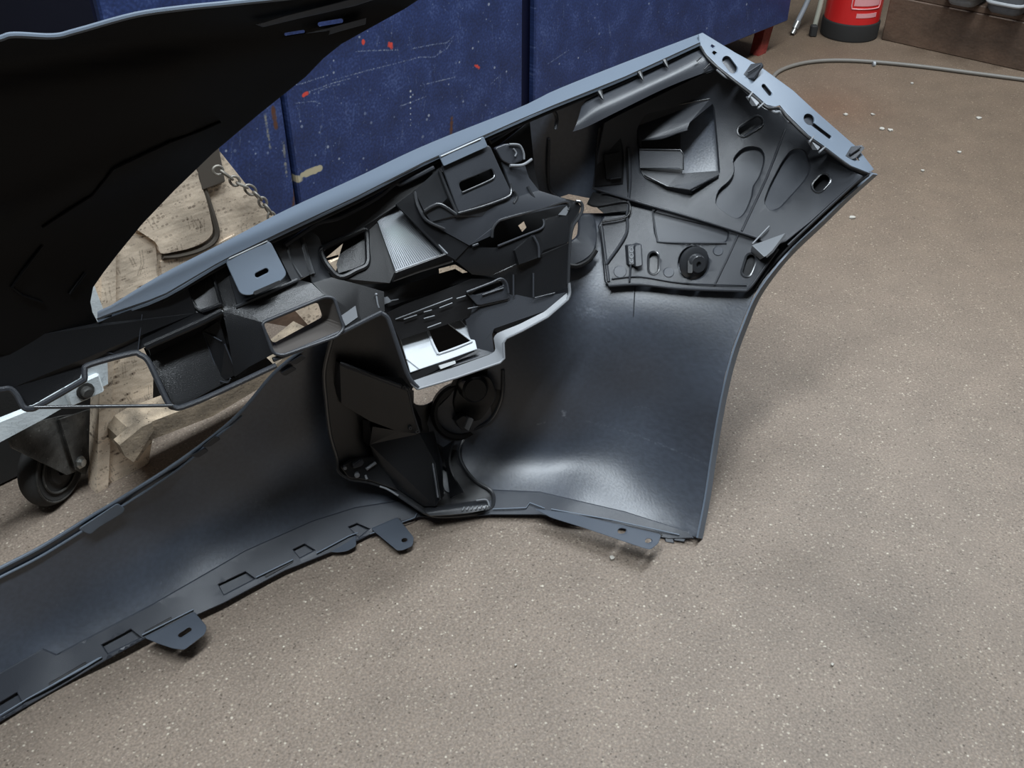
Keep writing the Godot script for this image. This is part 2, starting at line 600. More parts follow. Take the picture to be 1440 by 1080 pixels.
	for k in 700:
		dab(dr, rng.randf() * 512, rng.randf() * 512, rng.randf_range(0.6, 3.5), [Color(0.16, 0.12, 0.09), Color(0.68, 0.62, 0.5), Color(0.33, 0.24, 0.16)][k % 3], rng.randf_range(0.3, 0.9))
	M.worn = mat(Color.WHITE, 0.65, 0.0, orange, 0.6, 5.0, tex(dr))
	var wp := speckled(512, Color(0.86, 0.89, 0.9), 0.0012, 0.0004, 51)
	for k in 260:
		var q := Vector2(rng.randf(), rng.randf()) * 512.0
		scratch(wp, PackedVector2Array([q, q + Vector2(rng.randfn() * 12, rng.randfn() * 12)]), 0.9, Color(0.2, 0.2, 0.2), 0.6, 0.3)
	M.chipped_white = mat(Color.WHITE, 0.45, 0.0, orange, 0.3, 5.0, tex(wp))
	var gr := speckled(512, Color(0.27, 0.265, 0.255), 0.005, 0.001, 61)
	for k in 420:
		dab(gr, rng.randf() * 512, rng.randf() * 512, rng.randf_range(0.6, 4.0), [Color(0.12, 0.11, 0.1), Color(0.5, 0.5, 0.48)][k % 2], rng.randf_range(0.2, 0.7))
	M.greasy = mat(Color.WHITE, 0.6, 0.2, orange, 0.6, 4.0, tex(gr))
	var br := speckled(512, Color(0.34, 0.27, 0.22), 0.003, 0.001, 71)
	for k in 200: dab(br, rng.randf() * 512, rng.randf() * 512, rng.randf_range(0.5, 2.0), Color(0.46, 0.39, 0.33), rng.randf_range(0.2, 0.6))
	M.board = mat(Color.WHITE, 0.6, 0.0, orange, 0.4, 1.3, tex(br))
	M.wall = mat(lin(0.12, 0.115, 0.11), 0.8, 0.0, orange, 0.4, 1.0)
	M.ceiling = mat(lin(0.45, 0.45, 0.44), 0.9, 0.0, orange, 0.4, 1.0)

var CAB_A := Vector3(1, 0, -1) / sqrt(2.0)     # along the blue cabinet's front, away to the right
func cab_uv(q: Vector3) -> Vector2:
	return Vector2((q.dot(CAB_A) + 1.1) / 2.6, 1.0 - q.y / 1.1)

func setting() -> void:
	# room of its own, turned with the cabinet: a runs along the cabinet, b towards the room
	var a := CAB_A
	var bb := Vector3(1, 0, 1) / sqrt(2.0)
	# a in [-2.6, 3.46]; b (from the wall behind the cabinet) in [-2.36, 3.4]
	var a0 := -2.6; var a1 := 3.95; var b0 := -2.36; var b1 := 3.4
	var fg := Geo.new()
	var st := FastNoiseLite.new(); st.seed = 12; st.frequency = 0.9; st.fractal_octaves = 4
	var s2 := FastNoiseLite.new(); s2.seed = 5; s2.frequency = 2.6; s2.fractal_octaves = 3
	var n := 150
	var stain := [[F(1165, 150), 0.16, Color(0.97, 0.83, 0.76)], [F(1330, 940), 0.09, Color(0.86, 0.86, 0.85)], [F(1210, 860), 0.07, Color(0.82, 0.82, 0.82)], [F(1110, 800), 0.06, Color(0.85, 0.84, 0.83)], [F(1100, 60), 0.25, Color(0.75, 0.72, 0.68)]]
	for j in n + 1:
		for i in n + 1:
			var q: Vector3 = a * lerp(a0, a1, i / float(n)) + bb * lerp(b0, b1, j / float(n))
			fg.p(q)
			var m := 1.0 + 0.10 * st.get_noise_2d(q.x, q.z) + 0.02 * s2.get_noise_2d(q.x, q.z)
			var far: float = smoothstep(1.3, 2.9, Vector2(q.x, q.z).length())  # far floor browner, and darkened to offset the far lamp's brightness
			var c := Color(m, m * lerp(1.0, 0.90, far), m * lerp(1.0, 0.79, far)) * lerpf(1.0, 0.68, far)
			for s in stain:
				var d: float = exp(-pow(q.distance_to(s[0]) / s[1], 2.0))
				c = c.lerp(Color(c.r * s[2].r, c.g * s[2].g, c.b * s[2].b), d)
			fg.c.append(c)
	for j in n:
		for i in n:
			var k := j * (n + 1) + i
			fg.quad(k, k + n + 1, k + n + 2, k + 1)
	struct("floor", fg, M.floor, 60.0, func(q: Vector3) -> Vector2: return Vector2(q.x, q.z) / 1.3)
	var slab := func(called: String, c: Vector3, hx: float, hy: float, hz: float, m: Material) -> void:
		var g := Geo.new()
		block(g, c, a * hx, Vector3.UP * hy, bb * hz, 0.001)
		struct(called, g, m)
	var ma := (a0 + a1) / 2; var mb := (b0 + b1) / 2; var la := (a1 - a0) / 2 + 0.2; var lb := (b1 - b0) / 2 + 0.2
	slab.call("floor_slab", a * ma + bb * mb - Vector3.UP * 0.11, la, 0.1, lb, M.wall)
	slab.call("ceiling", a * ma + bb * mb + Vector3.UP * 3.3, la, 0.1, lb, M.ceiling)
	slab.call("wall_back", a * ma + bb * (b0 - 0.1) + Vector3.UP * 1.6, la, 1.6, 0.1, M.wall)
	slab.call("wall_front", a * ma + bb * (b1 + 0.1) + Vector3.UP * 1.6, la, 1.6, 0.1, M.wall)
	slab.call("wall_left", a * (a0 - 0.1) + bb * mb + Vector3.UP * 1.6, 0.1, 1.6, lb, M.wall)
	slab.call("wall_right", a * (a1 + 0.1) + bb * mb + Vector3.UP * 1.6, 0.1, 1.6, lb, M.wall)

func lamp_fixture(c: Vector3, along: Vector3, length: float, wide: float, energy: float, col: Color, label: String) -> void:
	var t := thing("ceiling_lamp", label, "lamp", c)
	var g := Geo.new()
	var side := along.cross(Vector3.UP)
	block(g, c + Vector3.UP * 0.035, along * length / 2, Vector3.UP * 0.03, side * (wide / 2 + 0.01), 0.006)
	part("housing", g, mat(lin(0.6, 0.62, 0.62), 0.5), t)
	g = Geo.new()
	block(g, c, along * (length / 2 - 0.01), Vector3.UP * 0.008, side * wide / 2, 0.003)
	var m := StandardMaterial3D.new()
	m.albedo_color = Color(0.9, 0.9, 0.9); m.emission_enabled = true; m.emission = col; m.emission_energy_multiplier = 3.0
	part("diffuser", g, m, t)
	var l := AreaLight3D.new()
	l.name = "lamp_light"
	l.area_size = Vector2(length, wide)
	l.light_energy = energy; l.light_color = col; l.shadow_enabled = true
	l.area_range = 12.0; l.area_attenuation = 2.0
	t.add_child(l, true)
	l.position = Vector3(0, -0.02, 0)
	l.basis = Basis(along, Vector3.UP.cross(along), Vector3.UP)   # shines down its own -z

# ------------------------------------------------------------------ bumper cover
var W: Callable      # inner skin
var C: Callable      # black carrier behind the upper edge
var S: Callable      # primer strip along the upper edge
var N: Callable      # tall nose panel at the left
func hp(px: float, py: float, h: float) -> Array: return [px, py, hw(px, py, h)]

func fields() -> void:
	W = field([hp(-20, 1015, .012), hp(150, 915, .02), hp(300, 845, .018), hp(450, 770, .015), hp(580, 718, .012), hp(690, 712, .012), hp(800, 718, .018), hp(970, 750, .012),
		[-20, 805, -.02], [150, 712, -.05], [300, 615, -.085], [430, 490, -.11], [60, 890, -.045], [250, 745, -.115], [400, 625, -.155],
		[560, 560, -.19], [590, 650, -.185], hp(700, 655, .036), hp(790, 655, .038), hp(880, 685, .034), hp(720, 615, .075), hp(800, 615, .078), hp(780, 560, .15), [780, 440, -.115], [900, 440, -.05], [900, 560, -.055],
		[1040, 440, .045], [1005, 560, .05], [985, 690, .055], [800, 150, -.12], [790, 250, -.155], [870, 200, -.145], [985, 62, -.11], [1000, 150, -.12], [1000, 300, -.06], [1100, 250, -.025], [1120, 180, -.05],
		[1160, 300, .055], [1228, 240, .085], [1075, 395, .055], [880, 330, -.115]])
	S = field([[135, 447, .085], [225, 405, .07], [400, 320, .045], [560, 245, .015], [680, 192, -.01], [823, 133, -.05], [985, 60, -.097], [385, 304, .03], [600, 203, -.03], [150, 435, .06]])
	C = field([[0, 560, .115], [130, 455, .075], [210, 500, .09], [245, 572, .11], [390, 510, .085], [370, 455, .08], [480, 462, .06], [540, 440, .05], [590, 545, .055], [708, 500, .03], [797, 415, .0],
		[810, 290, -.025], [740, 255, -.03], [640, 300, .015], [560, 380, .035], [620, 225, .0], [316, 366, .06], [400, 390, .055], [760, 165, -.05], [460, 340, .02]])
	N = field([[145, 385, .08], [130, 450, .08], [-40, 470, .13], [300, 215, .12], [430, 108, .14], [585, 0, .16], [0, 55, .30], [190, 22, .28], [450, -8, .23], [100, 250, .17], [250, 120, .22]])

func bumper() -> void:
	var root := thing("bumper_cover", "dark grey plastic car bumper cover standing on its lower lip, bracketed inner side facing us", "bumper", F(300, 700))
	var g := Geo.new()
	# --- inner skin: lower band, corner and wheel arch side in one moulding
	var out := v2([-40, 825, 0, 801, 60, 770, 130, 727, 165, 706, 250, 652, 330, 590, 385, 527, 430, 490, 470, 474, 560, 455, 650, 440, 740, 412, 775, 385, 797, 350, 803, 345, 814, 330, 813, 300, 853, 300, 856, 284, 800, 273, 755, 288,
		735, 255, 735, 200, 745, 166, 823, 135, 907, 98, 980, 64, 1010, 95, 1061, 134, 1106, 161, 1160, 208, 1197, 235, 1228, 242, 1190, 275, 1150, 314, 1112, 350, 1085, 380, 1060, 415, 1045, 450, 1030, 490, 1019, 530, 1009, 580, 999, 640, 990, 700, 980, 756,
		900, 735, 800, 714, 700, 704, 600, 712, 500, 735, 400, 775, 300, 818, 150, 900, 0, 982, -40, 1004])
	sheet(g, out, W, 0.0, 0.003, [smooth2(v2([572, 545, 600, 530, 645, 512, 640, 545, 618, 570, 600, 585, 575, 580]), 3)], 17.0, 0.8)
	part("inner_skin", g, M.skin, root, "matt dark grey inner side of the cover", 60.0, skin_uv)
	g = Geo.new()
	bead(g, [772, 195, 2, 771, 250, 2, 774, 266, 3, 783, 276, 4, 794, 283, 4], W, 2.4)
	bead(g, [893, 404, 0, 891, 440, 0, 889, 500, -0.5], W, 0.8)
	parts("skin_ridge", g, M.mid, root)
	# --- lower lip with its clip pockets
	g = Geo.new()
	var lipo := v2([-40, 975, 0, 947, 60, 913, 79, 921, 215, 850, 345, 775, 440, 733, 500, 714, 590, 700, 690, 689, 760, 692, 880, 720, 968, 748, 976, 757,
		940, 758, 850, 738, 760, 724, 690, 724, 640, 729, 590, 727, 550, 737, 490, 767, 400, 803, 315, 848, 275, 866, 215, 892, 150, 928, 70, 975, 0, 1015, -40, 1037])
	var pk := []
	for q in [[-20, 1000, 24, 974, 32, 990, -12, 1018], [143, 907, 184, 885, 199, 897, 152, 920], [307, 822, 345, 804, 359, 814, 315, 837], [412, 773, 428, 765, 443, 774, 422, 785], [490, 741, 502, 736, 520, 744, 505, 756]]:
		pk.append(v2(q))
	sheet(g, lipo, W, 0.005, 0.003, pk, 16.0, 1.0)
	var lip := part("lower_lip", g, M.lip, root, "slotted lower lip", 40.0)
	g = Geo.new()
	for q in pk:
		var big := Geometry2D.offset_polygon(q, 3.0)
		sheet(g, big[0], W, -0.001, 0.003, [], 14.0, 0.4)
	parts("pocket_floor", g, M.lip, lip)
	g = Geo.new()
	# raised edge lines along the lip: a step below the band
	for l in [[0, 1006, 7, 35, 985, 7, 110, 942, 7, 140, 925, 7], [36, 984, 8, 120, 938, 8, 143, 924, 8], [200, 893, 8, 272, 857, 8], [360, 812, 8, 412, 787, 8], [445, 778, 8, 490, 754, 8, 503, 749, 8], [520, 751, 8, 583, 728, 8, 586, 722, 8],
		[693, 716, 8, 740, 714, 8, 745, 707, 8, 766, 715, 8], [775, 716, 8, 860, 731, 8, 955, 752, 8]]:
		bead(g, l, W, 1.1, false)
	parts("lip_edge", g, M.primer, lip)
	g = Geo.new()
	for s in [[120, 933, 70, 962], [205, 889, 240, 870], [232, 881, 268, 862], [374, 810, 410, 790], [525, 748, 562, 731], [792, 722, 838, 731], [880, 741, 930, 752]]:
		sheet(g, slot(s[0], s[1], s[2], s[3], 1.7), W, 0.0062, 0.001, [], 8.0, 0.2)
	parts("lip_slot", g, M.dark, lip)
	# --- tabs on the lip
	var tabm := func(called: String, poly: Array, hs: Array, hole: Array, h: Array) -> void:
		# a flat tab lying a little over the floor: corners traced, heights given
		var ctrl := []
		for i in range(0, h.size(), 3): ctrl.append([h[i], h[i + 1], hw(h[i], h[i + 1], h[i + 2])])
		var gg := Geo.new()
		sheet(gg, rnd(v2(poly), 3.5), field(ctrl), 0.0, 0.003, hole, 12.0, 0.7)
		part(called, gg, M.tab, root)
	tabm.call("mounting_tab", [203, 897, 240, 879, 273, 861, 291, 882, 288, 892, 259, 914, 243, 912, 222, 905], [], [slot(254, 894, 266, 886, 3.6)], [205, 896, .03, 274, 862, .03, 250, 917, .033, 291, 885, .033, 250, 885, .033])
	tabm.call("mounting_tab", [522, 744, 560, 728, 566, 736, 582, 756, 580, 768, 566, 774, 558, 774, 551, 768], [], [ell(569, 760, 4.5, 3.4)], [522, 744, .016, 560, 728, .016, 566, 774, .014, 582, 760, .014, 550, 750, .016])
	tabm.call("mounting_tab", [455, 775, 490, 762, 500, 750, 501, 768, 488, 775, 475, 777], [], [], [455, 775, .012, 490, 762, .013, 501, 768, .013, 488, 775, .012, 476, 766, .012])
	tabm.call("mounting_tab", [752, 716, 800, 722, 930, 752, 926, 764, 915, 773, 905, 771, 820, 742, 775, 728], [], [ell(875, 747, 6.5, 4.5), ell(912, 761, 5, 3.6)], [752, 716, .03, 800, 722, .032, 930, 752, .036, 912, 772, .036, 820, 742, .034, 870, 752, .035])
	g = Geo.new()
	for b in [[935, 752, 946, 756, 948, 764, 936, 762], [948, 755, 964, 758, 962, 762, 948, 760]]:
		sheet(g, v2(b), W, 0.004, 0.003, [], 10.0, 0.6)
	parts("end_clip", g, M.lip, root)
	# --- edge of the lower opening: two ribs with a groove, and its small tabs
	g = Geo.new()
	bead(g, [-20, 811, 2, 0, 799, 2, 60, 768, 2, 130, 725, 2, 165, 704, 2, 250, 650, 2, 330, 588, 2, 385, 525, 2, 430, 488, 2], W, 2.6)
	bead(g, [-20, 824, 3, 0, 812, 3, 60, 781, 3, 130, 738, 3, 165, 716, 3, 250, 660, 3, 300, 618, 2, 340, 585, 0], W, 2.0)
	parts("opening_edge", g, M.primer, root)
	g = Geo.new()
	sheet(g, rnd(v2([110, 744, 165, 708, 176, 716, 172, 722, 140, 741, 127, 752]), 4), W, 0.012, 0.0025, [], 12.0, 0.7)
	part("retaining_tab", g, M.primer, root, "pale grey primed tab")
	for q in [[284, 629, 303, 613, 311, 617, 296, 628], [268, 641, 288, 630, 294, 634, 279, 644], [408, 509, 424, 499, 431, 503, 416, 513], [394, 525, 411, 515, 418, 519, 401, 529]]:
		g = Geo.new()
		sheet(g, rnd(v2(q), 3), W, 0.009, 0.002, [], 10.0, 0.6)
		part("clip_tab", g, M.lip, root)
	# --- wheel arch return
	g = Geo.new()
	var ar := [1228, 243, 0, 1190, 277, 0, 1150, 316, 0, 1112, 352, 0, 1086, 382, 0, 1062, 417, 0, 1047, 452, 0, 1032, 492, 0, 1021, 532, 0, 1011, 580, 0, 1001, 640, 0, 992, 700, 0, 981, 756, 0]
	var r0 := PackedVector3Array(); var r1 := PackedVector3Array()
	for q in v3(ar):
		r0.append(P(q.x - 2, q.y, W.call(q.x, q.y) + 0.003)); r1.append(P(q.x + 4.5, q.y + 1, W.call(q.x, q.y) - 0.008))
	loft(g, [r0, r1], 40, 3, 0.003)
	part("arch_edge", g, M.primer, root, "primed wheel arch edge")
	g = Geo.new()
	bead(g, [1222, 246, 4, 1185, 276, 4, 1146, 313, 4, 1108, 349, 4, 1080, 380, 4, 1060, 408, 4], W, 2.2)
	part("arch_bead", g, M.dark, root)
	# --- primer strip along the top
	g = Geo.new()
	var up := [137, 438, 145, 436, 225, 387, 320, 338, 400, 296, 500, 250, 600, 203, 733, 150, 780, 127, 880, 87, 985, 47]
	var lo := [137, 450, 152, 444, 228, 418, 315, 367, 400, 326, 500, 279, 600, 228, 733, 169, 780, 149, 880, 109, 985, 61]
	var ra := PackedVector3Array(); var rb := PackedVector3Array(); var rc := PackedVector3Array()
	for i in range(0, up.size(), 2):
		ra.append(P(up[i], up[i + 1], S.call(up[i], up[i + 1]) - 0.03))
		rb.append(P(lo[i], lo[i + 1], S.call(lo[i], lo[i + 1])))
		rc.append(P(lo[i], lo[i + 1], S.call(lo[i], lo[i + 1])) - PN * 0.012 - EV * 0.003)
	loft(g, [ra, rb], 44, 3, 0.003)
	part("upper_strip", g, M.primer, root, "bluish grey primed upper edge")
	g = Geo.new()
	loft(g, [rb, rc], 44, 2, 0.002, false)
	var lower := PackedVector3Array()
	for i in range(4, lo.size(), 2): lower.append(P(lo[i], lo[i + 1] + 5, S.call(lo[i], lo[i + 1]) - 0.008))
	tube(g, cr(lower, 4), 0.003, 8)
	part("strip_return", g, M.dark, root)
	# --- flange towards the wing, with its holes
	g = Geo.new()
	var FL := field([[985, 47, -.125], [1067, 92, -.06], [1142, 152, .005], [1228, 238, .06], [984, 63, -.097], [1034, 112, -.04], [1097, 148, .015], [1160, 206, .065], [1197, 233, .085], [1222, 243, .085]])
	var fo := v2([983, 48, 988, 46, 1034, 74, 1067, 92, 1115, 127, 1142, 152, 1175, 181, 1206, 208, 1229, 238, 1222, 243, 1197, 233, 1184, 224, 1160, 206, 1137, 190, 1106, 159, 1097, 148, 1090, 150, 1078, 147, 1061, 132, 1034, 112, 1010, 93, 994, 77, 984, 63])
	var fh := [slot(1022, 85, 1031, 97, 6.5), slot(1074, 121, 1083, 132, 3.0), PackedVector2Array()]
	fh[2] = Geometry2D.merge_polygons(ell(1138, 168, 7, 9, -0.7), slot(1142, 174, 1167, 193, 2.6))[0]
	fh.append(slot(1205, 222, 1208, 226, 1.2)); fh.append(rnd(v2([1001, 62, 1006, 65, 1003, 68, 999, 65]), 1)); fh.append(rnd(v2([1004, 71, 1009, 74, 1005, 78, 1001, 74]), 1))
	sheet(g, fo, FL, 0.0, 0.003, fh, 9.0, 0.8)
	var fl := part("wing_flange", g, M.primer, root, "pale primed flange with oval and keyhole slots", 40.0)
	g = Geo.new()
	bead(g, [985, 66, -4, 994, 81, -4, 1012, 98, -4, 1036, 117, -4, 1060, 136, -4, 1080, 152, -4, 1096, 153, -4, 1108, 166, -4, 1136, 193, -4, 1160, 210, -4, 1184, 227, -4, 1200, 237, -4, 1224, 246, -4], FL, 2.4)
	part("flange_seal", g, M.dark, fl)
	g = Geo.new()
	for h in [ell(1026, 92, 10, 13, -0.6), ell(1138, 169, 11, 13, -0.7), slot(1142, 174, 1167, 193, 5), slot(1072, 118, 1085, 134, 6)]: sheet(g, h, FL, -0.012, 0.002, [], 10.0, 0.3)
	parts("slot_backing", g, M.mid, fl)
	for c in [[1046, 104, 1056, 90, 1071, 88, 1073, 91, 1060, 109, 1052, 110], [1189, 219, 1197, 206, 1212, 204, 1216, 208, 1204, 222, 1197, 224]]:
		g = Geo.new()
		var k := v2(c)
		facet(g, [k[0].x, k[0].y, 1, k[1].x, k[1].y, 10, k[2].x, k[2].y, 24, k[3].x, k[3].y, 24, k[4].x, k[4].y, 12, k[5].x, k[5].y, 1], FL, 0.004)
		facet(g, [k[1].x, k[1].y, 4, k[2].x, k[2].y, 24, k[4].x, k[4].y, 6], FL, 0.006)
		bead(g, [k[0].x + 6, k[0].y - 2, 9, k[2].x - 2, k[2].y + 3, 25], FL, 1.6, false)
		part("panel_clip", g, M.mid, fl, "dark wedge clip")
	for c in [[1063, 142], [1149, 204]]:
		g = Geo.new()
		var o := Vector2(c[0], c[1])
		sheet(g, v2([o.x - 8, o.y - 6, o.x - 1, o.y - 10, o.x + 8, o.y - 1, o.x + 1, o.y + 7]), FL, -0.004, 0.012, [], 8.0, 1.0)
		bead(g, [o.x - 11, o.y - 4, -2, o.x - 5, o.y - 12, -2], FL, 1.5, false)
		bead(g, [o.x + 3, o.y + 10, -2, o.x + 11, o.y + 3, -2], FL, 1.5, false)
		part("clip_nut", g, M.rim, fl, "pale grey square clip nut")
	g = Geo.new()
	bead(g, [1008, 98, -8, 1020, 108, -8, 1026, 110, -9], FL, 2.0)
	bead(g, [1080, 152, -8, 1090, 158, -9, 1098, 158, -8, 1110, 172, -10], FL, 2.2)
	parts("flange_rib", g, M.rim, fl)
	side_support(root)
	carrier(root)
	fog_housing(root)
	nose(root)

func side_support(root: Node3D) -> void:
	var B := func(x: float, y: float) -> float: return W.call(x, y) + 0.016
	var g := Geo.new()
	# lower plate
	var lowp := v2([848, 276, 862, 283, 1060, 332, 1092, 350, 1058, 402, 1050, 410, 960, 407, 900, 400, 856, 402, 851, 396, 846, 340, 842, 318, 850, 304, 880, 302, 884, 296, 866, 284])
	var pad3 := rnd(v2([918, 300, 925, 292, 956, 297, 1026, 325, 1022, 341, 933, 341, 921, 333]), 6)
	var ov := [slot(919, 362, 919, 378, 7.5), slot(1056, 364, 1050, 382, 7.5)]
	sheet(g, lowp, B, 0.0, 0.003, [pad3, ov[0], ov[1], ell(975.5, 370, 22, 24)], 14.0, 0.9)
	var sp := part("side_support", g, M.mid, root, "black moulded support behind the wheel arch corner", 40.0)
	# upper plate overlaps it
	g = Geo.new()
	var upp := v2([834, 264, 842, 210, 850, 172, 872, 160, 985, 105, 1010, 98, 1045, 126, 1075, 152, 1100, 160, 1155, 208, 1195, 240, 1213, 247, 1180, 276, 1140, 312, 1105, 340, 1085, 348, 1060, 333, 980, 307, 900, 284])
	var pad1 := smooth2(v2([1032, 223, 1047, 208, 1067, 208, 1075, 222, 1069, 247, 1060, 262, 1057, 278, 1047, 300, 1035, 307, 1017, 297, 1007, 286, 1011, 268, 1026, 254, 1033, 240]), 3)
	var pad2 := rnd(v2([1113, 210, 1132, 210, 1141, 236, 1133, 253, 1097, 293, 1083, 297, 1074, 285, 1082, 262, 1100, 227]), 8)
	var ov2 := slot(1150, 263, 1160, 252, 8)
	var box := v2([896, 200, 896, 180, 908, 160, 997, 141, 1004, 150, 1009, 205, 1012, 245, 972, 270, 935, 262, 900, 240])
	var up_slot := slot(1043, 186, 1067, 170, 6)
	sheet(g, upp, B, 0.006, 0.003, [pad1, pad2, ov2, rnd(box, 6), up_slot], 14.0, 0.9)
	part("upper_plate", g, M.mid, sp)
	g = Geo.new()
	for q in [pad1, pad2, pad3]:
		for r in Geometry2D.offset_polygon(q, 4.0): sheet(g, r, B, -0.004, 0.002, [], 14.0, 0.3)
	parts("recess_pad", g, M.lip, sp, "paler recessed pads")
	g = Geo.new()
	for q in [ov[0], ov[1], ov2, up_slot]:
		for r in Geometry2D.offset_polygon(q, 3.0): sheet(g, r, B, -0.008, 0.002, [], 10.0, 0.3)
	parts("slot_floor", g, M.black, sp)
	g = Geo.new()
	for q in [[919, 370, 7.5, 16, 0.0, 0], [1053, 373, 7.5, 17, 0.3, 0], [1155, 257.5, 9, 15, 0.75, 6], [1055, 178, 9, 20, 1.0, 6]]:
		var p := PackedVector3Array()
		for e in slot(q[0] + sin(q[4]) * (q[3] - q[2]), q[1] - cos(q[4]) * (q[3] - q[2]), q[0] - sin(q[4]) * (q[3] - q[2]), q[1] + cos(q[4]) * (q[3] - q[2]), q[2]):
			p.append(P(e.x, e.y, B.call(e.x, e.y) + q[5] * 0.001))
		tube(g, p, 0.002, 6, true)
	parts("slot_rim", g, M.gloss, sp)
	# seams and fins
	g = Geo.new()
	bead(g, [833, 264, 8, 900, 285, 8, 980, 308, 8, 1060, 333, 8, 1068, 336, 8], B, 2.0)
	bead(g, [1104, 182, 6, 1078, 250, 7, 1043, 325, 7], B, 1.8, false)
	bead(g, [1038, 330, 2, 1022, 365, 2, 1005, 400, 2], B, 1.5, false)
	bead(g, [884, 208, 8, 886, 255, 8, 882, 300, 4, 880, 330, 4, 852, 372, 3], B, 2.4)
	bead(g, [846, 318, 1, 850, 350, 1, 856, 396, 1], B, 2.6)
	bead(g, [856, 402, 1, 900, 400, 1, 960, 406, 1, 1050, 409, 1], B, 2.4)
	bead(g, [1050, 409, 1, 1060, 398, 1, 1078, 372, 1, 1094, 350, 3], B, 2.0)
	bead(g, [1213, 248, 7, 1180, 278, 7, 1140, 315, 7, 1108, 345, 7], B, 1.8)
	bead(g, [918, 298, 1, 924, 334, 1, 934, 341, 1, 1022, 342, 1], B, 1.4)
	bead(g, [860, 392, 2, 900, 389, 2, 960, 398, 2, 1050, 401, 2], B, 1.2)
	parts("stiffening_rib", g, M.mid, sp)
	# grommet
	g = Geo.new()
	var gc := P(975.5, 370, B.call(975.5, 370))
	lathe(g, gc, PN, [0.026, 0.0, 0.0265, 0.005, 0.022, 0.0075, 0.016, 0.0075, 0.0145, 0.013, 0.0125, 0.0155, 0.0045, 0.0155, 0.0038, 0.010, 0.0, 0.010], 32)
	var gm := part("grommet", g, M.gloss, sp, "round black rubber grommet with a keyhole")
	g = Geo.new()
	sheet(g, rnd(v2([967, 366, 974, 366, 974, 384, 967, 384]), 2), B, 0.016, 0.001, [], 8.0, 0.2)
	part("keyhole", g, M.dark, gm)
	# wired connector
	g = Geo.new()
	sheet(g, rnd(v2([892, 345, 902, 342, 904, 374, 893, 376]), 3), B, 0.012, 0.012, [], 9.0, 1.2)
	sheet(g, rnd(v2([882, 345, 892, 344, 894, 372, 884, 373]), 2), B, 0.008, 0.008, [], 9.0, 1.0)
	bead(g, [887, 372, 6, 886, 386, 4, 885, 396, 3], B, 1.6)
	part("cable_connector", g, M.mid, sp)
	g = Geo.new()
	for q in [[888, 352, 3], [888, 360, 3], [888, 367, 2.4]]:
		var p := PackedVector3Array()
		for e in ell(q[0], q[1], q[2] * 0.8, q[2], 0.0, 10): p.append(P(e.x, e.y, B.call(e.x, e.y) + 0.0085))
		tube(g, p, 0.0009, 6, true)
	parts("connector_ring", g, M.rim, sp)
	# moulded discs on the plate
	g = Geo.new()
	for q in [[872, 382, 9], [940.5, 383, 7.5], [1010, 353, 7]]:
		sheet(g, ell(q[0], q[1], q[2], q[2] * 0.9), B, 0.0012, 0.002, [], 8.0, 0.4)
	parts("moulding_mark", g, M.lip, sp)
	# sensor box holder
	g = Geo.new()
	var bk := [894, 200, -4, 894, 178, -4, 908, 158, -2, 998, 140, 10, 1002, 146, 10, 970, 172, 26, 966, 183, 26, 952, 187, 24, 930, 195, 20, 902, 197, 14, 901, 206, 10]
	facet(g, bk, B, 0.003)
	facet(g, [899, 211, 14, 957, 212, 26, 961, 218, 27, 961, 239, 27, 954, 236, 26, 900, 236, 14], B, 0.004)
	facet(g, [899, 237, 8, 955, 244, 14, 1011, 240, 12, 1011, 248, 10, 970, 268, 20, 938, 263, 14, 906, 249, 8], B, 0.003)
	facet(g, [938, 263, 14, 970, 268, 20, 974, 274, 4, 960, 276, -2, 930, 268, -2], B, 0.003)
	part("sensor_holder", g, M.mid, sp, "open box shaped holder with a tongue", 30.0)
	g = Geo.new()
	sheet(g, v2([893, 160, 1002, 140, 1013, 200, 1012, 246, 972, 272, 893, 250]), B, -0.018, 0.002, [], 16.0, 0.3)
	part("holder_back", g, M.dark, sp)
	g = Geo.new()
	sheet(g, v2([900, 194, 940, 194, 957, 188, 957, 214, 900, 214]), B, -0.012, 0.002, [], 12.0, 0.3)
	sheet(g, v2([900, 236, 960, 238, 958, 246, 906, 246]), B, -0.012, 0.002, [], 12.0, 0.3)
	parts("holder_painted_shade", g, M.dark, sp)  # dark sheets paint shade into the holder's openings
	g = Geo.new()
	bead(g, [893, 200, -3, 893, 178, -3, 908, 157, -1, 950, 148, 4, 998, 139, 10], B, 1.5)
	bead(g, [899, 210, 15, 957, 211, 27, 961, 217, 28, 961, 239, 28], B, 1.0, false)
	bead(g, [967, 183, 27, 953, 187, 25, 930, 195, 21, 902, 197, 15], B, 1.0)
	bead(g, [906, 246, 10, 938, 262, 15, 970, 267, 21, 1011, 246, 12], B, 1.1, false)
	parts("holder_edge", g, M.gloss, sp)
	# grey faced end block
	g = Geo.new()
	facet(g, [1060, 344, 10, 1104, 328, 20, 1086, 352, 24, 1077, 360, 24], B, 0.004)
	facet(g, [1060, 344, 10, 1077, 360, 24, 1071, 364, 4, 1058, 352, 2], B, 0.003)
	bead(g, [1058, 343, 12, 1082, 318, 14], B, 1.4, false)
	part("end_block", g, M.rim, sp, "worn grey end block")
	# left steps: bracket ends with shiny ledges
	g = Geo.new()
	facet(g, [842, 180, 0, 872, 172, 0, 878, 210, 4, 876, 258, 8, 836, 262, 8, 838, 215, 2], B, 0.003)
	facet(g, [850, 218, 14, 872, 214, 14, 874, 250, 14, 853, 252, 14], B, 0.01)
	bead(g, [858, 211, 5, 872, 209, 5], B, 1.4, false)
	bead(g, [858, 252, 16, 873, 250, 16], B, 1.4, false)
	bead(g, [870, 170, 0, 880, 205, 4, 884, 270, 6], B, 2.2)
	part("bracket_step", g, M.black, sp)
	g = Geo.new()
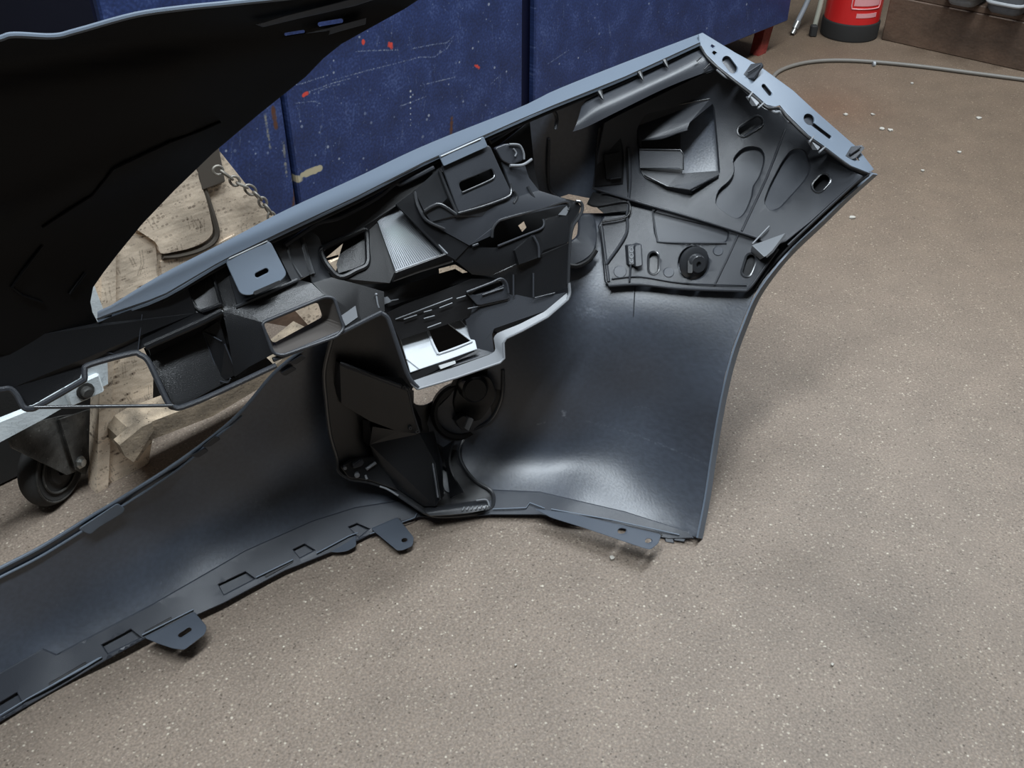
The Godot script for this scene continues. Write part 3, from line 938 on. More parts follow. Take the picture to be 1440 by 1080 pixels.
	facet(g, [834, 270, 6, 880, 282, 6, 884, 296, 6, 850, 300, 6, 838, 290, 6, 826, 285, 4], B, 0.003)
	bead(g, [826, 286, 6, 840, 290, 7, 880, 284, 7, 886, 296, 7, 878, 306, 6, 846, 312, 6], B, 1.8)
	bead(g, [845, 272, 10, 858, 272, 10], B, 1.0, false)
	part("snap_tongue", g, M.black, sp)
	# round pad that bridges the gap to the carrier
	g = Geo.new()
	sheet(g, smooth2(v2([816, 304, 834, 303, 839, 325, 838, 345, 832, 358, 815, 370, 797, 373, 796, 352, 803, 340, 813, 330]), 3), W, 0.022, 0.004, [], 12.0, 1.5)
	part("washer_disc", g, M.lip, sp, "smooth grey oval disc")
	g = Geo.new()
	bead(g, [797, 372, 20, 812, 374, 20, 828, 366, 20, 838, 352, 20], W, 4.0)
	part("disc_edge", g, M.dark, sp)
	# lit rail under the upper strip
	g = Geo.new()
	var t0 := [818, 149, -60, 824, 141, -62, 846, 131, -68, 940, 89, -92, 983, 69, -104, 1000, 80, -96]
	var t1 := [812, 170, -38, 826, 160, -38, 850, 147, -42, 940, 106, -64, 990, 82, -78, 1006, 90, -78]
	var t2 := [806, 185, -34, 826, 178, -33, 866, 158, -38, 940, 122, -58, 1000, 99, -70, 1012, 98, -70]
	var rows := []
	for t in [t0, t1, t2]:
		var r := PackedVector3Array()
		for q in v3(t): r.append(P(q.x, q.y, q.z * 0.001))
		rows.append(r)
	loft(g, rows, 24, 4, 0.003)
	part("upper_rail", g, M.mid, sp, "rounded grey rail below the upper edge")
	g = Geo.new()
	for q in [[843, 130], [899, 103], [934, 86]]:
		var c := P(q[0], q[1], S.call(q[0], q[1]) - 0.004)
		lathe(g, c, (PN - EV).normalized(), [0.0, 0.016, 0.002, 0.012, 0.005, 0.0, 0.0, -0.002], 8)
	for l in [[980, 86, -70, 986, 80, -70], [990, 98, -66, 998, 90, -66]]:
		bead(g, l, func(_x, _y): return 0.0, 1.2, false)
	parts("rail_lug", g, M.black, sp)

func carrier(root: Node3D) -> void:
	var g := Geo.new()
	# back wall on the left, under the strip
	facet(g, [60, 470, 16, 130, 456, 10, 215, 424, 6, 262, 400, 0, 276, 440, -10, 312, 436, -8, 208, 486, -8, 186, 497, -8, 120, 512, -8, 112, 532, -8, 45, 570, -8, 38, 570, -8, 18, 545, -4, -30, 545, -4, -30, 480, 14], C)
	# pocket floor and its slanted fin
	facet(g, [210, 500, -36, 286, 464, -36, 310, 455, -30, 333, 530, -30, 252, 572, -26, 242, 566, -26], C)
	facet(g, [284, 466, -34, 307, 452, -14, 316, 484, -12, 333, 526, -20, 310, 538, -34], C)
	facet(g, [208, 487, -2, 314, 438, -2, 309, 455, -30, 286, 465, -36, 212, 500, -36], C)
	facet(g, [333, 526, -20, 318, 440, -4, 342, 460, -2, 350, 515, -4], C)
	# face above the duct, and the duct's left flank
	facet(g, [313, 438, -3, 335, 430, -3, 418, 393, -3, 438, 398, -3, 456, 415, 8, 368, 453, 8], C)
	facet(g, [313, 438, -3, 368, 453, 8, 384, 498, 8, 350, 516, 0, 330, 530, -18, 320, 470, -4], C)
	var fr := part("carrier_frame", g, M.black, root, "glossy black moulded carrier under the upper edge", 30.0)
	# step pocket left of the tab
	g = Geo.new()
	facet(g, [262, 402, -16, 300, 384, -16, 318, 430, -12, 288, 441, -8, 276, 440, -12], C)
	facet(g, [268, 404, -30, 298, 390, -30, 311, 426, -26, 284, 437, -22], C)
	facet(g, [298, 384, -12, 316, 368, -12, 336, 412, -12, 331, 432, -10, 316, 438, -10, 311, 426, -14], C)
	bead(g, [284, 438, -8, 296, 434, -6, 311, 428, -8], C, 3.2)
	bead(g, [263, 404, -12, 274, 430, -10, 284, 438, -8], C, 2.4)
	bead(g, [300, 388, -10, 306, 410, -8, 312, 428, -8], C, 2.0)
	part("step_pocket", g, M.black, fr)
	# plate behind the primed tab and glossy corner right of it
	g = Geo.new()
	facet(g, [316, 368, -14, 382, 336, -14, 425, 320, -16, 444, 372, -10, 418, 394, -4, 335, 431, -4], C)
	facet(g, [382, 338, -10, 420, 322, -12, 432, 350, -6, 440, 384, -4, 412, 398, -2], C)
	facet(g, [420, 322, -12, 452, 310, -20, 455, 365, -16, 466, 392, -8, 440, 400, -4, 432, 350, -6], C)
	bead(g, [425, 335, -9, 432, 362, -6, 440, 386, -3], C, 4.0)
	bead(g, [404, 345, -9, 412, 372, -7, 424, 391, -4], C, 3.0)
	bead(g, [331, 432, -2, 372, 414, -2, 418, 394, -2], C, 2.6)
	part("tab_seat", g, M.gloss, fr)
	g = Geo.new()
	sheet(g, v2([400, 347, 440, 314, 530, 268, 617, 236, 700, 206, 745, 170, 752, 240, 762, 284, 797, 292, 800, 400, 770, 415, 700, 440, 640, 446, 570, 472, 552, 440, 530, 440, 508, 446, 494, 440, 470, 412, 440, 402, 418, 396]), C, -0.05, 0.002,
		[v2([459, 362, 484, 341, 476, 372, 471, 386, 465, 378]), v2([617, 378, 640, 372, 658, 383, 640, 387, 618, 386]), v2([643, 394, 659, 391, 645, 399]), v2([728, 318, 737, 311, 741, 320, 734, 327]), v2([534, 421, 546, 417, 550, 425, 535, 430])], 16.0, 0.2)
	part("carrier_back", g, M.dark, fr, "dark backing sheet added behind the carrier, with small openings")  # dark sheet added to keep the carrier's gaps black
	g = Geo.new()
	facet(g, [757, 268, -4, 795, 279, -3, 811, 283, 0, 817, 290, 0, 812, 308, 0, 803, 330, 0, 800, 345, 0, 797, 300, 0, 798, 288, 0], C)
	part("end_plate", g, M.black, fr)
	# ridge and rims
	g = Geo.new()
	bead(g, [204, 488, 0, 240, 472, 0, 280, 454, 0, 312, 438, 0], C, 4.5)
	part("ridge", g, M.black, fr)
	g = Geo.new()
	bead(g, [-30, 548, 2, 0, 548, 2, 14, 547, 2, 24, 556, 2, 33, 572, 2, 42, 575, 2, 56, 570, 2, 112, 538, 2, 119, 532, 2, 119, 522, 2, 126, 513, 2, 185, 497, 2, 197, 499, 2, 207, 506, 2, 216, 523, 2, 236, 566, 2, 246, 573, 2, 258, 572, 2, 300, 555, 2, 388, 514, 2], C, 3.6)
	bead(g, [384, 506, 2, 430, 488, 3, 478, 468, 4, 484, 466, 4, 531, 442, 4, 537, 441, 4, 545, 447, 5, 551, 462, 6, 562, 495, 7, 575, 530, 8, 588, 546, 8], C, 3.2)
	part("lower_rim", g, M.mid, fr, "rounded grey rim")
	g = Geo.new()
	bead(g, [286, 466, -33, 312, 480, -12], C, 0.8, false)
	bead(g, [316, 484, -10, 333, 525, -18], C, 1.0, false)
	bead(g, [286, 468, -33, 310, 536, -32], C, 0.7, false)
	bead(g, [200, 442, 4, 194, 494, -5], C, 0.7, false)
	bead(g, [60, 471, 15, 80, 475, 12, 97, 482, 8, 160, 498, -6], C, 0.8, false)
	bead(g, [310, 536, -28, 320, 538, -10, 324, 532, -4], C, 0.9)
	parts("moulding_line", g, M.lip, fr)
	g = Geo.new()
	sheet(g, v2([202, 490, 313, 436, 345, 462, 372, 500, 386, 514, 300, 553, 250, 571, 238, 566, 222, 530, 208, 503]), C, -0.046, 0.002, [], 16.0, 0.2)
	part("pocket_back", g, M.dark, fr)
	# duct: four walls running back from the front rim
	g = Geo.new()
	var f0 := rnd(v2([368, 454, 457, 417, 470, 419, 484, 462, 474, 473, 397, 500, 384, 497]), 6)
	var f1 := rnd(v2([370, 456, 443, 426, 447, 426, 453, 444, 451, 447, 386, 482, 382, 480]), 3)
	var ra := PackedVector3Array(); var rb := PackedVector3Array()
	for q in f0: ra.append(P(q.x, q.y, C.call(q.x, q.y) + 0.008))
	for q in f1: rb.append(P(q.x, q.y, C.call(q.x, q.y) - 0.035))
	ra.append(ra[0]); rb.append(rb[0])
	loft(g, [ra, rb], 60, 1, 0.002, false)
	var du := part("air_duct", g, M.duct, fr, "rectangular open duct", 30.0)
	g = Geo.new()
	tube(g, ra.slice(0, ra.size() - 1), 0.0022, 8, true)
	part("duct_rim", g, M.mid, du)
	g = Geo.new()
	facet(g, [470, 420, 6, 492, 436, 4, 500, 428, 0, 508, 450, 2, 480, 466, 4, 484, 460, 6], C)
	facet(g, [456, 415, 6, 440, 398, -3, 466, 390, -2, 505, 400, 0, 500, 430, 0, 490, 440, 3, 472, 422, 6], C)
	facet(g, [500, 430, 0, 505, 400, 0, 540, 410, 1, 541, 438, 3, 531, 440, 3, 508, 452, 2], C)
	part("duct_shoulder", g, M.dark, fr)
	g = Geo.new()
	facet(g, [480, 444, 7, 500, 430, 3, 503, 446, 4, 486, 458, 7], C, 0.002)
	part("painted_light_web", g, M.rim, fr)  # light on the black web painted in pale grey
	# primed tab
	g = Geo.new()
	sheet(g, rnd(v2([316, 366, 379, 337, 404, 386, 393, 397, 352, 416, 338, 414]), 9), C, 0.016, 0.0025, [slot(362, 387, 374, 381, 3.6)], 12.0, 0.8)
	var tb := part("mounting_tab", g, M.primer, root, "square bluish grey primed tab")
	g = Geo.new()
	bead(g, [322, 364, 17, 376, 339, 17], C, 0.8, false)
	part("tab_glint", g, M.white, tb)  # white bead paints the highlight along the strip joint
	g = Geo.new()
	sheet(g, slot(359, 412, 393, 397, 2.6), C, 0.0175, 0.002, [], 8.0, 0.2)  # dark sheet paints the shadow of the lower notch
	sheet(g, slot(362, 387, 374, 381, 6), C, 0.004, 0.002, [], 8.0, 0.2)
	parts("tab_slot_shade", g, M.dark, tb)
	# window with a rounded rim and a strut across it
	g = Geo.new()
	var wr := [452, 352, -10, 462, 345, -12, 490, 333, -14, 512, 323, -14, 516, 330, -14, 517, 350, -10, 516, 372, -4, 500, 381, -2, 484, 389, -2, 474, 388, -3, 464, 378, -5, 456, 366, -8]
	bead(g, wr, C, 4.0, true, true)
	facet(g, [483, 340, -30, 517, 328, -26, 517, 372, -20, 476, 384, -26, 473, 372, -30], C, 0.003)
	facet(g, [458, 363, -30, 476, 358, -30, 476, 361, -30, 458, 367, -30], C, 0.003)
	part("window_rim", g, M.black, fr)
	# upper dark wall behind, between strip and windows
	g = Geo.new()
	facet(g, [420, 322, -14, 530, 268, -14, 617, 228, -14, 625, 240, -14, 582, 268, -12, 556, 290, -12, 530, 312, -14, 517, 325, -14, 490, 333, -14, 452, 350, -16], C)
	facet(g, [516, 326, -14, 532, 312, -14, 556, 380, 0, 548, 398, -2, 505, 400, -8, 484, 392, -3, 517, 374, -4], C)
	part("upper_wall", g, M.dark, fr)
	g = Geo.new()
	bead(g, [400, 345, -4, 440, 318, -4, 452, 312, -4, 480, 305, -5, 530, 278, -6, 556, 258, -5, 566, 258, -6, 610, 236, -6], C, 3.2)
	bead(g, [690, 200, -6, 735, 172, -7, 752, 166, -7, 772, 156, -8, 780, 158, -9, 783, 168, -12, 781, 182, -14], C, 3.0)
	parts("strip_seal", g, M.mid, fr)
	# ribbed panel, tipped up towards the lamp, its sheen painted into the colour
	g = Geo.new()
	var r0: float = C.call(531, 312) - 0.012
	var RP := field([[531, 312, r0], [557, 287, r0 - 0.018], [624, 356, r0 + 0.022], [556, 382, r0 + 0.04]])
	sheet(g, v2([531, 312, 557, 287, 625, 357, 556, 382]), RP, 0.0, 0.003, [], 12.0, 0.6)
	var rp := part("ribbed_panel", g, M.rib, fr, "ribbed black panel with lamp sheen painted in pale grey")
	g = Geo.new()
	var n := 24
	for k in n:
		var u := (k + 0.5) / n
		var e := Vector2(556, 382).lerp(Vector2(625, 357), u)
		var s := Vector2(531, 312).lerp(Vector2(557, 287), u)
		bead(g, [e.x, e.y, 0.3, s.x, s.y, 0.3], RP, 0.9, false)
	bead(g, [557, 287, 1, 625, 357, 1], RP, 2.2, false)
	bead(g, [560, 286, 1, 629, 357, 1], RP, 1.5, false)
	bead(g, [556, 382, 1, 625, 358, 1], RP, 2.2, false)
	bead(g, [554, 386, 0, 629, 359, 0], RP, 1.4, false)
	parts("panel_rib", g, M.rib, rp)
	# flank under the ribbed panel with light painted on its lower edge in pale grey
	g = Geo.new()
	facet(g, [556, 384, 26, 627, 358, 26, 640, 365, -2, 552, 397, 2], C)
	facet(g, [557, 287, 6, 583, 268, -10, 600, 310, -4, 660, 345, 0, 640, 366, -2, 625, 357, 10], C)
	part("panel_flank", g, M.black, fr)
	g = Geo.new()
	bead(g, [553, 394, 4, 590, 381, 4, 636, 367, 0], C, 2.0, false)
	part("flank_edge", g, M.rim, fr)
	# second mount: primed end of a tab and a black seat with a slot
	g = Geo.new()
	sheet(g, rnd(v2([617, 219, 680, 192, 686, 206, 624, 234]), 2), C, 0.02, 0.0025, [], 12.0, 0.6)
	var t2 := part("mounting_tab", g, M.primer, root, "narrow primed tab end")
	g = Geo.new()
	bead(g, [620, 220, 21, 676, 195, 21], C, 0.9, false)
	part("tab_glint", g, M.white, t2)  # highlight line painted as a white bead
	g = Geo.new()
	var seat := rnd(v2([620, 232, 688, 203, 701, 232, 718, 268, 714, 276, 645, 300, 636, 275]), 6)
	sheet(g, seat, C, 0.013, 0.003, [rnd(v2([645, 257, 692, 237, 696, 248, 688, 254, 652, 272, 647, 266]), 4)], 12.0, 1.2)
	var se := part("slotted_seat", g, M.mid, fr, "dark slotted seat")
	g = Geo.new()
	sheet(g, v2([640, 250, 695, 230, 700, 255, 650, 280]), C, -0.010, 0.002, [], 14.0, 0.2)
	part("slot_back", g, M.dark, se)
	g = Geo.new()
	bead(g, [650, 271, 14, 688, 254, 14, 695, 248, 14, 694, 240, 14], C, 1.5)
	bead(g, [644, 300, 12, 680, 290, 12, 714, 277, 12, 719, 268, 12, 718, 258, 12], C, 1.8)
	bead(g, [618, 240, 6, 632, 275, 8, 643, 300, 10], C, 2.4)
	facet(g, [666, 244, -2, 674, 238, -2, 674, 247, -2], C)
	parts("seat_edge", g, M.gloss, se)
	# curved channel left of the seat
	g = Geo.new()
	facet(g, [583, 268, -8, 618, 236, 4, 632, 275, 2, 620, 288, -2, 597, 298, -6], C)
	facet(g, [597, 298, 2, 620, 286, 5, 643, 302, 9, 690, 290, 8, 690, 306, 4, 640, 312, 2, 606, 312, 0], C)
	bead(g, [597, 297, 4, 608, 290, 6, 620, 288, 7, 642, 302, 10], C, 2.4)
	bead(g, [583, 270, -8, 588, 290, -2, 600, 310, 2, 625, 322, 3], C, 2.4)
	part("channel", g, M.gloss, fr)
	# broken clip at the right of the seat
	g = Geo.new()
	sheet(g, rnd(v2([696, 208, 712, 202, 732, 203, 737, 218, 735, 226, 718, 232, 706, 226]), 4), C, 0.012, 0.008, [], 9.0, 1.2)
	part("clip_block", g, M.mid, fr)
	g = Geo.new()
	bead(g, [716, 203, 15, 730, 204, 15, 736, 214, 14, 737, 224, 13], C, 1.6)
	bead(g, [722, 209, 15, 726, 215, 15, 724, 220, 15], C, 1.2)
	bead(g, [717, 233, 12, 735, 232, 14, 748, 224, 16], C, 2.2)
	parts("clip_hook", g, M.rim, fr)
	# glossy neck and arm to the right end
	g = Geo.new()
	facet(g, [706, 228, 6, 738, 232, 2, 744, 250, 0, 758, 268, 0, 720, 278, 6, 718, 262, 10], C)
	facet(g, [690, 290, 8, 720, 277, 8, 758, 268, 1, 795, 280, 0, 798, 288, 2, 706, 309, 6, 694, 320, 6, 690, 332, 4, 660, 345, 2, 600, 312, -2, 640, 306, 4], C)
	part("arm", g, M.mid, fr, "textured grey arm")
	g = Geo.new()
	bead(g, [722, 268, 10, 727, 276, 9, 722, 286, 9], C, 2.2)
	bead(g, [742, 262, 4, 748, 274, 4, 755, 283, 3], C, 2.2)
	bead(g, [692, 334, 6, 693, 322, 8, 700, 312, 8, 712, 307, 8, 760, 294, 6, 794, 284, 4, 801, 289, 3, 799, 296, 1], C, 2.0)
	bead(g, [810, 283, 2, 817, 285, 3, 819, 294, 3, 814, 306, 3, 806, 318, 2, 802, 336, 1, 800, 370, 0, 799, 400, 0], C, 2.4)
	parts("arm_edge", g, M.gloss, fr)
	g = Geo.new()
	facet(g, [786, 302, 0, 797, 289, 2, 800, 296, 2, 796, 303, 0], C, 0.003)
	part("painted_light_corner", g, M.rim, fr)  # pale facet paints light onto the arm's corner
	# dark recess and the lower body
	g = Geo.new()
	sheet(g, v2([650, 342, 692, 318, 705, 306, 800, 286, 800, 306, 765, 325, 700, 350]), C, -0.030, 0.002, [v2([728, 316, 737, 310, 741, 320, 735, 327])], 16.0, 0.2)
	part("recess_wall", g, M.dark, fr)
	g = Geo.new()
	facet(g, [652, 348, -2, 700, 348, -4, 762, 322, -6, 764, 308, -8, 798, 300, 0, 800, 340, 0, 764, 352, -2, 740, 366, -2, 690, 388, -8, 664, 386, -10, 640, 366, -4], C)
	facet(g, [724, 352, 4, 750, 330, 4, 760, 334, 2, 764, 352, 2, 758, 362, 4, 730, 372, 4], C, 0.006)
	facet(g, [664, 386, -10, 690, 388, -8, 740, 366, -4, 800, 342, 0, 799, 402, 0, 780, 412, -8, 752, 420, -8, 716, 420, -12, 700, 392, -14], C)
	part("lower_body", g, M.black, fr)
	g = Geo.new()
	bead(g, [750, 332, 6, 757, 346, 6, 758, 362, 5], C, 1.8)
	bead(g, [722, 386, -6, 722, 416, -6], C, 1.4, false)
	bead(g, [750, 384, -4, 750, 418, -4], C, 1.4, false)
	bead(g, [752, 419, -4, 780, 412, -2], C, 1.0, false)
	bead(g, [664, 346, 0, 672, 343, 0], C, 2.0, false)
	bead(g, [764, 308, -4, 763, 320, -3, 740, 330, -2, 700, 346, -1], C, 1.6)
	parts("body_edge", g, M.mid, fr)
	lamp_bracket(fr)

func lamp_bracket(fr: Node3D) -> void:
	var g := Geo.new()
	# upper dark deck with ticks and slots
	facet(g, [545, 440, -6, 570, 428, -16, 640, 402, -16, 664, 392, -12, 700, 392, -14, 660, 446, -18, 562, 478, -14], C)
	facet(g, [572, 398, -30, 640, 378, -34, 664, 392, -30, 545, 432, -22, 540, 410, -20], C)
	part("lamp_deck", g, M.dark, fr)
	g = Geo.new()
	facet(g, [652, 440, -20, 668, 422, -16, 716, 412, -12, 752, 420, -8, 796, 411, -2, 770, 436, -2, 695, 462, -4, 692, 470, -4, 672, 490, -16, 662, 478, -18], C)
	facet(g, [672, 490, -16, 692, 470, -4, 695, 496, -2, 580, 534, 0, 576, 524, -10], C)
	part("lamp_shelf", g, M.mid, fr, "grey shelf")
	g = Geo.new()
	for l in [[556, 449, 636, 419], [568, 449, 586, 443], [596, 439, 607, 436], [596, 448, 611, 444], [618, 433, 636, 426], [642, 420, 655, 416], [601, 461, 620, 454], [549, 423, 560, 421], [658, 434, 714, 422]]:
		bead(g, [l[0], l[1], -10, l[2], l[3], -10], C, 0.8, false)
	parts("deck_line", g, M.rim, fr)
	g = Geo.new()
	sheet(g, rnd(v2([655, 411, 706, 392, 714, 400, 717, 420, 672, 430]), 4), C, -0.006, 0.006, [rnd(v2([663, 413, 675, 404, 705, 396, 708, 401, 690, 409, 668, 415]), 2)], 10.0, 0.9)
	bead(g, [656, 411, -3, 690, 398, -3, 704, 392, -3, 712, 398, -3, 715, 412, -3], C, 1.8)
	bead(g, [678, 415, -4, 708, 405, -4], C, 1.0, false)
	part("slotted_clip", g, M.mid, fr)
	# plate with a big opening, lamp reflection painted in as pale grey
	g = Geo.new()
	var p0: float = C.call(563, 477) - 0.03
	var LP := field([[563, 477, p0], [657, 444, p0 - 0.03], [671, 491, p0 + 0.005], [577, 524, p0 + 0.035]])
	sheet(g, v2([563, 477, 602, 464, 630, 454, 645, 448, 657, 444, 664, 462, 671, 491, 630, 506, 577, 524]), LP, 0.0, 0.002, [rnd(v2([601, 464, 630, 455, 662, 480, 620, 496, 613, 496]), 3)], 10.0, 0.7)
	var pl := part("painted_sheen_plate", g, M.pale, fr, "black plate with a four sided opening, lamp reflection painted pale grey", 30.0)
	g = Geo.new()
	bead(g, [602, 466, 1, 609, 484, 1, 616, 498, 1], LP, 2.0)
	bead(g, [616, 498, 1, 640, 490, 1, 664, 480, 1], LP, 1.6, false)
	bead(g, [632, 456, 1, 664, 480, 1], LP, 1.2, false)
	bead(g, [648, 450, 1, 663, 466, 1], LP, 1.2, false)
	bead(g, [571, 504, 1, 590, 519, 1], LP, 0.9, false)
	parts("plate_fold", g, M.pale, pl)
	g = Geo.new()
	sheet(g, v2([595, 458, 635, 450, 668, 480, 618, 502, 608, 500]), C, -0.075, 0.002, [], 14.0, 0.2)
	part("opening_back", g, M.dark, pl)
	g = Geo.new()
	facet(g, [576, 525, 0, 672, 492, -4, 676, 494, -1, 640, 508, 0, 581, 536, 1], C)
	part("plate_sill", g, M.dark, pl)
	g = Geo.new()
	facet(g, [617, 514, 3, 640, 507, 3, 641, 511, 4, 620, 519, 4], C, 0.003)
	part("sill_clip", g, M.white, pl)
	# front edge band of the bracket, light from above painted in as pale grey
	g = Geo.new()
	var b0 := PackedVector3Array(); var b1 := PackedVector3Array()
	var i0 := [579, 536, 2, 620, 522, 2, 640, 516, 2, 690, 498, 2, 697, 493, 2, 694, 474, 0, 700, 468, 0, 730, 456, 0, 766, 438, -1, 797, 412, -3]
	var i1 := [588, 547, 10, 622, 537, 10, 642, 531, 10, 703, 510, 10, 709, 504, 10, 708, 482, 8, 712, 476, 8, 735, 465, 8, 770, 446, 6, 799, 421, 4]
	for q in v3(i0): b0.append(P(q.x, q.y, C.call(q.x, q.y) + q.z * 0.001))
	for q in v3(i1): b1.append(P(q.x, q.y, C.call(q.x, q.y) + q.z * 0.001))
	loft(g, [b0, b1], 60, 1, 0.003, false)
	part("front_band", g, M.rim, fr, "black front band with lamp light painted in light grey")
	g = Geo.new()
	tube(g, b1, 0.0018, 8)
	bead(g, [798, 421, 2, 801, 412, 1, 800, 398, 1], C, 2.4)
	bead(g, [588, 547, 9, 580, 540, 8, 573, 526, 7], C, 2.2)
	parts("band_edge", g, M.rim, fr)
	# thin post at the left end
	g = Geo.new()
	bead(g, [529, 415, 2, 531, 427, 2, 533, 433, 2], C, 1.1)
	lathe(g, P(529, 414, C.call(529, 414) + 0.003), PN, [0.0, 0.002, 0.002, 0.0, 0.0, -0.002], 8)
	part("post", g, M.rim, fr)
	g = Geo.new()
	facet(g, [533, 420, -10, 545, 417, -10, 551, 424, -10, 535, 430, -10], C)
	part("painted_light_gusset", g, M.rim, fr)  # pale grey facet, light painted onto the black carrier

func fog_housing(root: Node3D) -> void:
	var g := Geo.new()
	var H := field([[455, 500, -.10], [462, 600, -.13], [480, 665, -.135], [560, 690, -.13], [600, 722, -.105], [690, 718, -.095], [650, 640, -.17], [700, 560, -.155], [640, 600, -.20], [540, 600, -.17], [600, 540, -.17], [520, 480, -.10], [700, 500, -.15], [692, 690, -.11]])
	var out := smooth2(v2([468, 470, 456, 520, 458, 560, 464, 610, 474, 645, 476, 662, 492, 673, 520, 678, 548, 688, 572, 704, 598, 722, 620, 726, 660, 723, 688, 718, 694, 704, 690, 690, 668, 676, 650, 656, 645, 640, 648, 622, 664, 606, 690, 590, 704, 560, 706, 520, 700, 470, 600, 440, 520, 445]), 3)
	var hole := smooth2(v2([580, 546, 600, 536, 640, 520, 632, 545, 612, 562, 596, 570, 582, 566]), 3)
	var hole2 := smooth2(v2([618, 656, 632, 662, 640, 676, 640, 690, 626, 690]), 3)
	sheet(g, out, H, 0.0, 0.003, [hole, hole2], 15.0, 1.0)
	var fh := part("fog_lamp_housing", g, M.black, root, "black fog lamp housing", 45.0)
	g = Geo.new()
	var rimp := [468, 470, 2, 456, 520, 2, 458, 560, 2, 464, 610, 2, 474, 645, 2, 476, 662, 2, 492, 673, 3, 520, 678, 4, 545, 687, 4, 572, 704, 4, 598, 721, 4, 620, 726, 4, 660, 723, 4, 688, 718, 4, 694, 704, 4, 690, 690, 4, 668, 676, 4, 652, 656, 4, 646, 638, 4, 650, 622, 4, 664, 606, 4, 690, 590, 4, 705, 560, 4, 707, 520, 4]
	bead(g, rimp, H, 3.2)
	part("housing_rim", g, M.gloss, fh)
	# upper box
	g = Geo.new()
	facet(g, [472, 515, -10, 494, 497, -30, 520, 490, -40, 550, 515, -20, 580, 548, 20, 545, 540, 14], H)
	facet(g, [472, 508, 0, 478, 512, 18, 540, 535, 48, 573, 547, 62, 580, 580, 62, 590, 610, 60, 560, 607, 50, 520, 592, 30, 480, 568, 6, 468, 545, -4], H)
	facet(g, [573, 547, 62, 582, 549, 40, 582, 570, 38, 592, 590, 36, 594, 606, 40, 588, 610, 60, 580, 580, 62], H)
	# lower block with its fin
	facet(g, [524, 600, 30, 560, 606, 50, 590, 610, 60, 602, 608, 52, 612, 650, 50, 620, 700, 34, 612, 712, 14, 596, 712, 4, 560, 688, 2, 530, 655, 6, 520, 625, 20], H)
	facet(g, [602, 608, 52, 610, 606, 30, 622, 650, 26, 624, 698, 16, 620, 702, 34, 612, 650, 50], H)
	facet(g, [510, 590, 12, 518, 592, 26, 524, 622, 22, 518, 628, 4, 511, 620, 2], H)
	part("housing_block", g, M.black, fh, "", 30.0)
	g = Geo.new()
	bead(g, [478, 511, 18, 520, 527, 40, 573, 547, 63], H, 3.4)
	bead(g, [574, 548, 63, 581, 580, 62, 590, 608, 61], H, 1.8)
	bead(g, [594, 612, 52, 606, 640, 50, 616, 700, 34], H, 2.2)
	parts("block_edge", g, M.mid, fh)
	# screws and bosses
	for q in [[568, 545, 3.2, 66], [574, 547, 3.0, 64], [577, 602, 3.0, 62], [587, 607, 3.4, 60], [583, 570, 2.2, 42]]:
		g = Geo.new()
		lathe(g, P(q[0], q[1], H.call(q[0], q[1]) + q[3] * 0.001), PN, [q[2] * 0.0012, -0.006, q[2] * 0.0012, 0.0, q[2] * 0.0009, 0.0014, q[2] * 0.0004, 0.0014, q[2] * 0.0003, 0.0, 0.0, 0.0], 14)
		part("screw", g, M.gloss, fh)
	# lamp cup
	g = Geo.new()
	var cc := P(646, 578, H.call(646, 578) + 0.01)
	lathe(g, cc, PN, [0.048, -0.01, 0.050, 0.004, 0.046, 0.008, 0.040, 0.006, 0.037, -0.012, 0.030, -0.022], 30)
	part("lamp_cup", g, M.dark, fh)
	g = Geo.new()
	lathe(g, P(668, 548, H.call(668, 548) + 0.03), PN, [0.022, -0.03, 0.022, 0.0, 0.018, 0.004, 0.0, 0.004], 22)
	sheet(g, rnd(v2([648, 530, 690, 528, 700, 556, 676, 592, 645, 592, 636, 570]), 10), H, 0.014, 0.012, [], 12.0, 1.5)
	part("lamp_body", g, M.black, fh)
	# plug
	g = Geo.new()
	sheet(g, rnd(v2([640, 592, 652, 584, 664, 590, 662, 606, 648, 604]), 2), H, 0.04, 0.02, [], 8.0, 1.0)
	part("plug", g, M.mid, fh)
	g = Geo.new()
	sheet(g, v2([653, 602, 659, 587, 666, 590, 659, 606]), H, 0.046, 0.01, [], 8.0, 0.6)
	part("plug_face", g, M.rim, fh, "pale plug face")
	# lower left lugs
	g = Geo.new()
	sheet(g, rnd(v2([478, 656, 496, 646, 528, 642, 536, 652, 560, 690, 520, 676, 490, 672]), 4), H, 0.012, 0.006, [], 9.0, 1.2)
	part("mounting_foot", g, M.black, fh)
	g = Geo.new()
	bead(g, [515, 660, 15, 522, 655, 16, 528, 651, 16], H, 2.6)
	bead(g, [516, 674, 14, 514, 668, 14], H, 2.0)
	bead(g, [534, 684, 10, 545, 688, 10, 560, 697, 10], H, 1.6)
	for q in [[502, 668, 4.2], [485, 658, 3.0]]: lathe(g, P(q[0], q[1], H.call(q[0], q[1]) + 0.014), PN, [q[2] * 0.001, -0.004, q[2] * 0.001, 0.002, q[2] * 0.0006, 0.003, 0.0, 0.003], 14)
	parts("foot_stud", g, M.rim, fh)
	g = Geo.new()
	sheet(g, rnd(v2([496, 652, 509, 645, 512, 650, 509, 655, 497, 659]), 2), H, 0.018, 0.005, [], 7.0, 0.6)
	for q in [[501, 653], [504.5, 651], [508, 648]]: lathe(g, P(q[0], q[1], H.call(q[0], q[1]) + 0.019), PN, [0.0012, 0.0, 0.0008, 0.0012, 0.0, 0.0012], 8)
	part("foot_plug", g, M.mid, fh)
	# shining ledge at the bottom
	g = Geo.new()
	var l0 := PackedVector3Array(); var l1 := PackedVector3Array(); var l2 := PackedVector3Array()
	for q in [[598, 714], [625, 710], [655, 706], [684, 702]]: l0.append(P(q[0], q[1], H.call(q[0], q[1]) + 0.004))
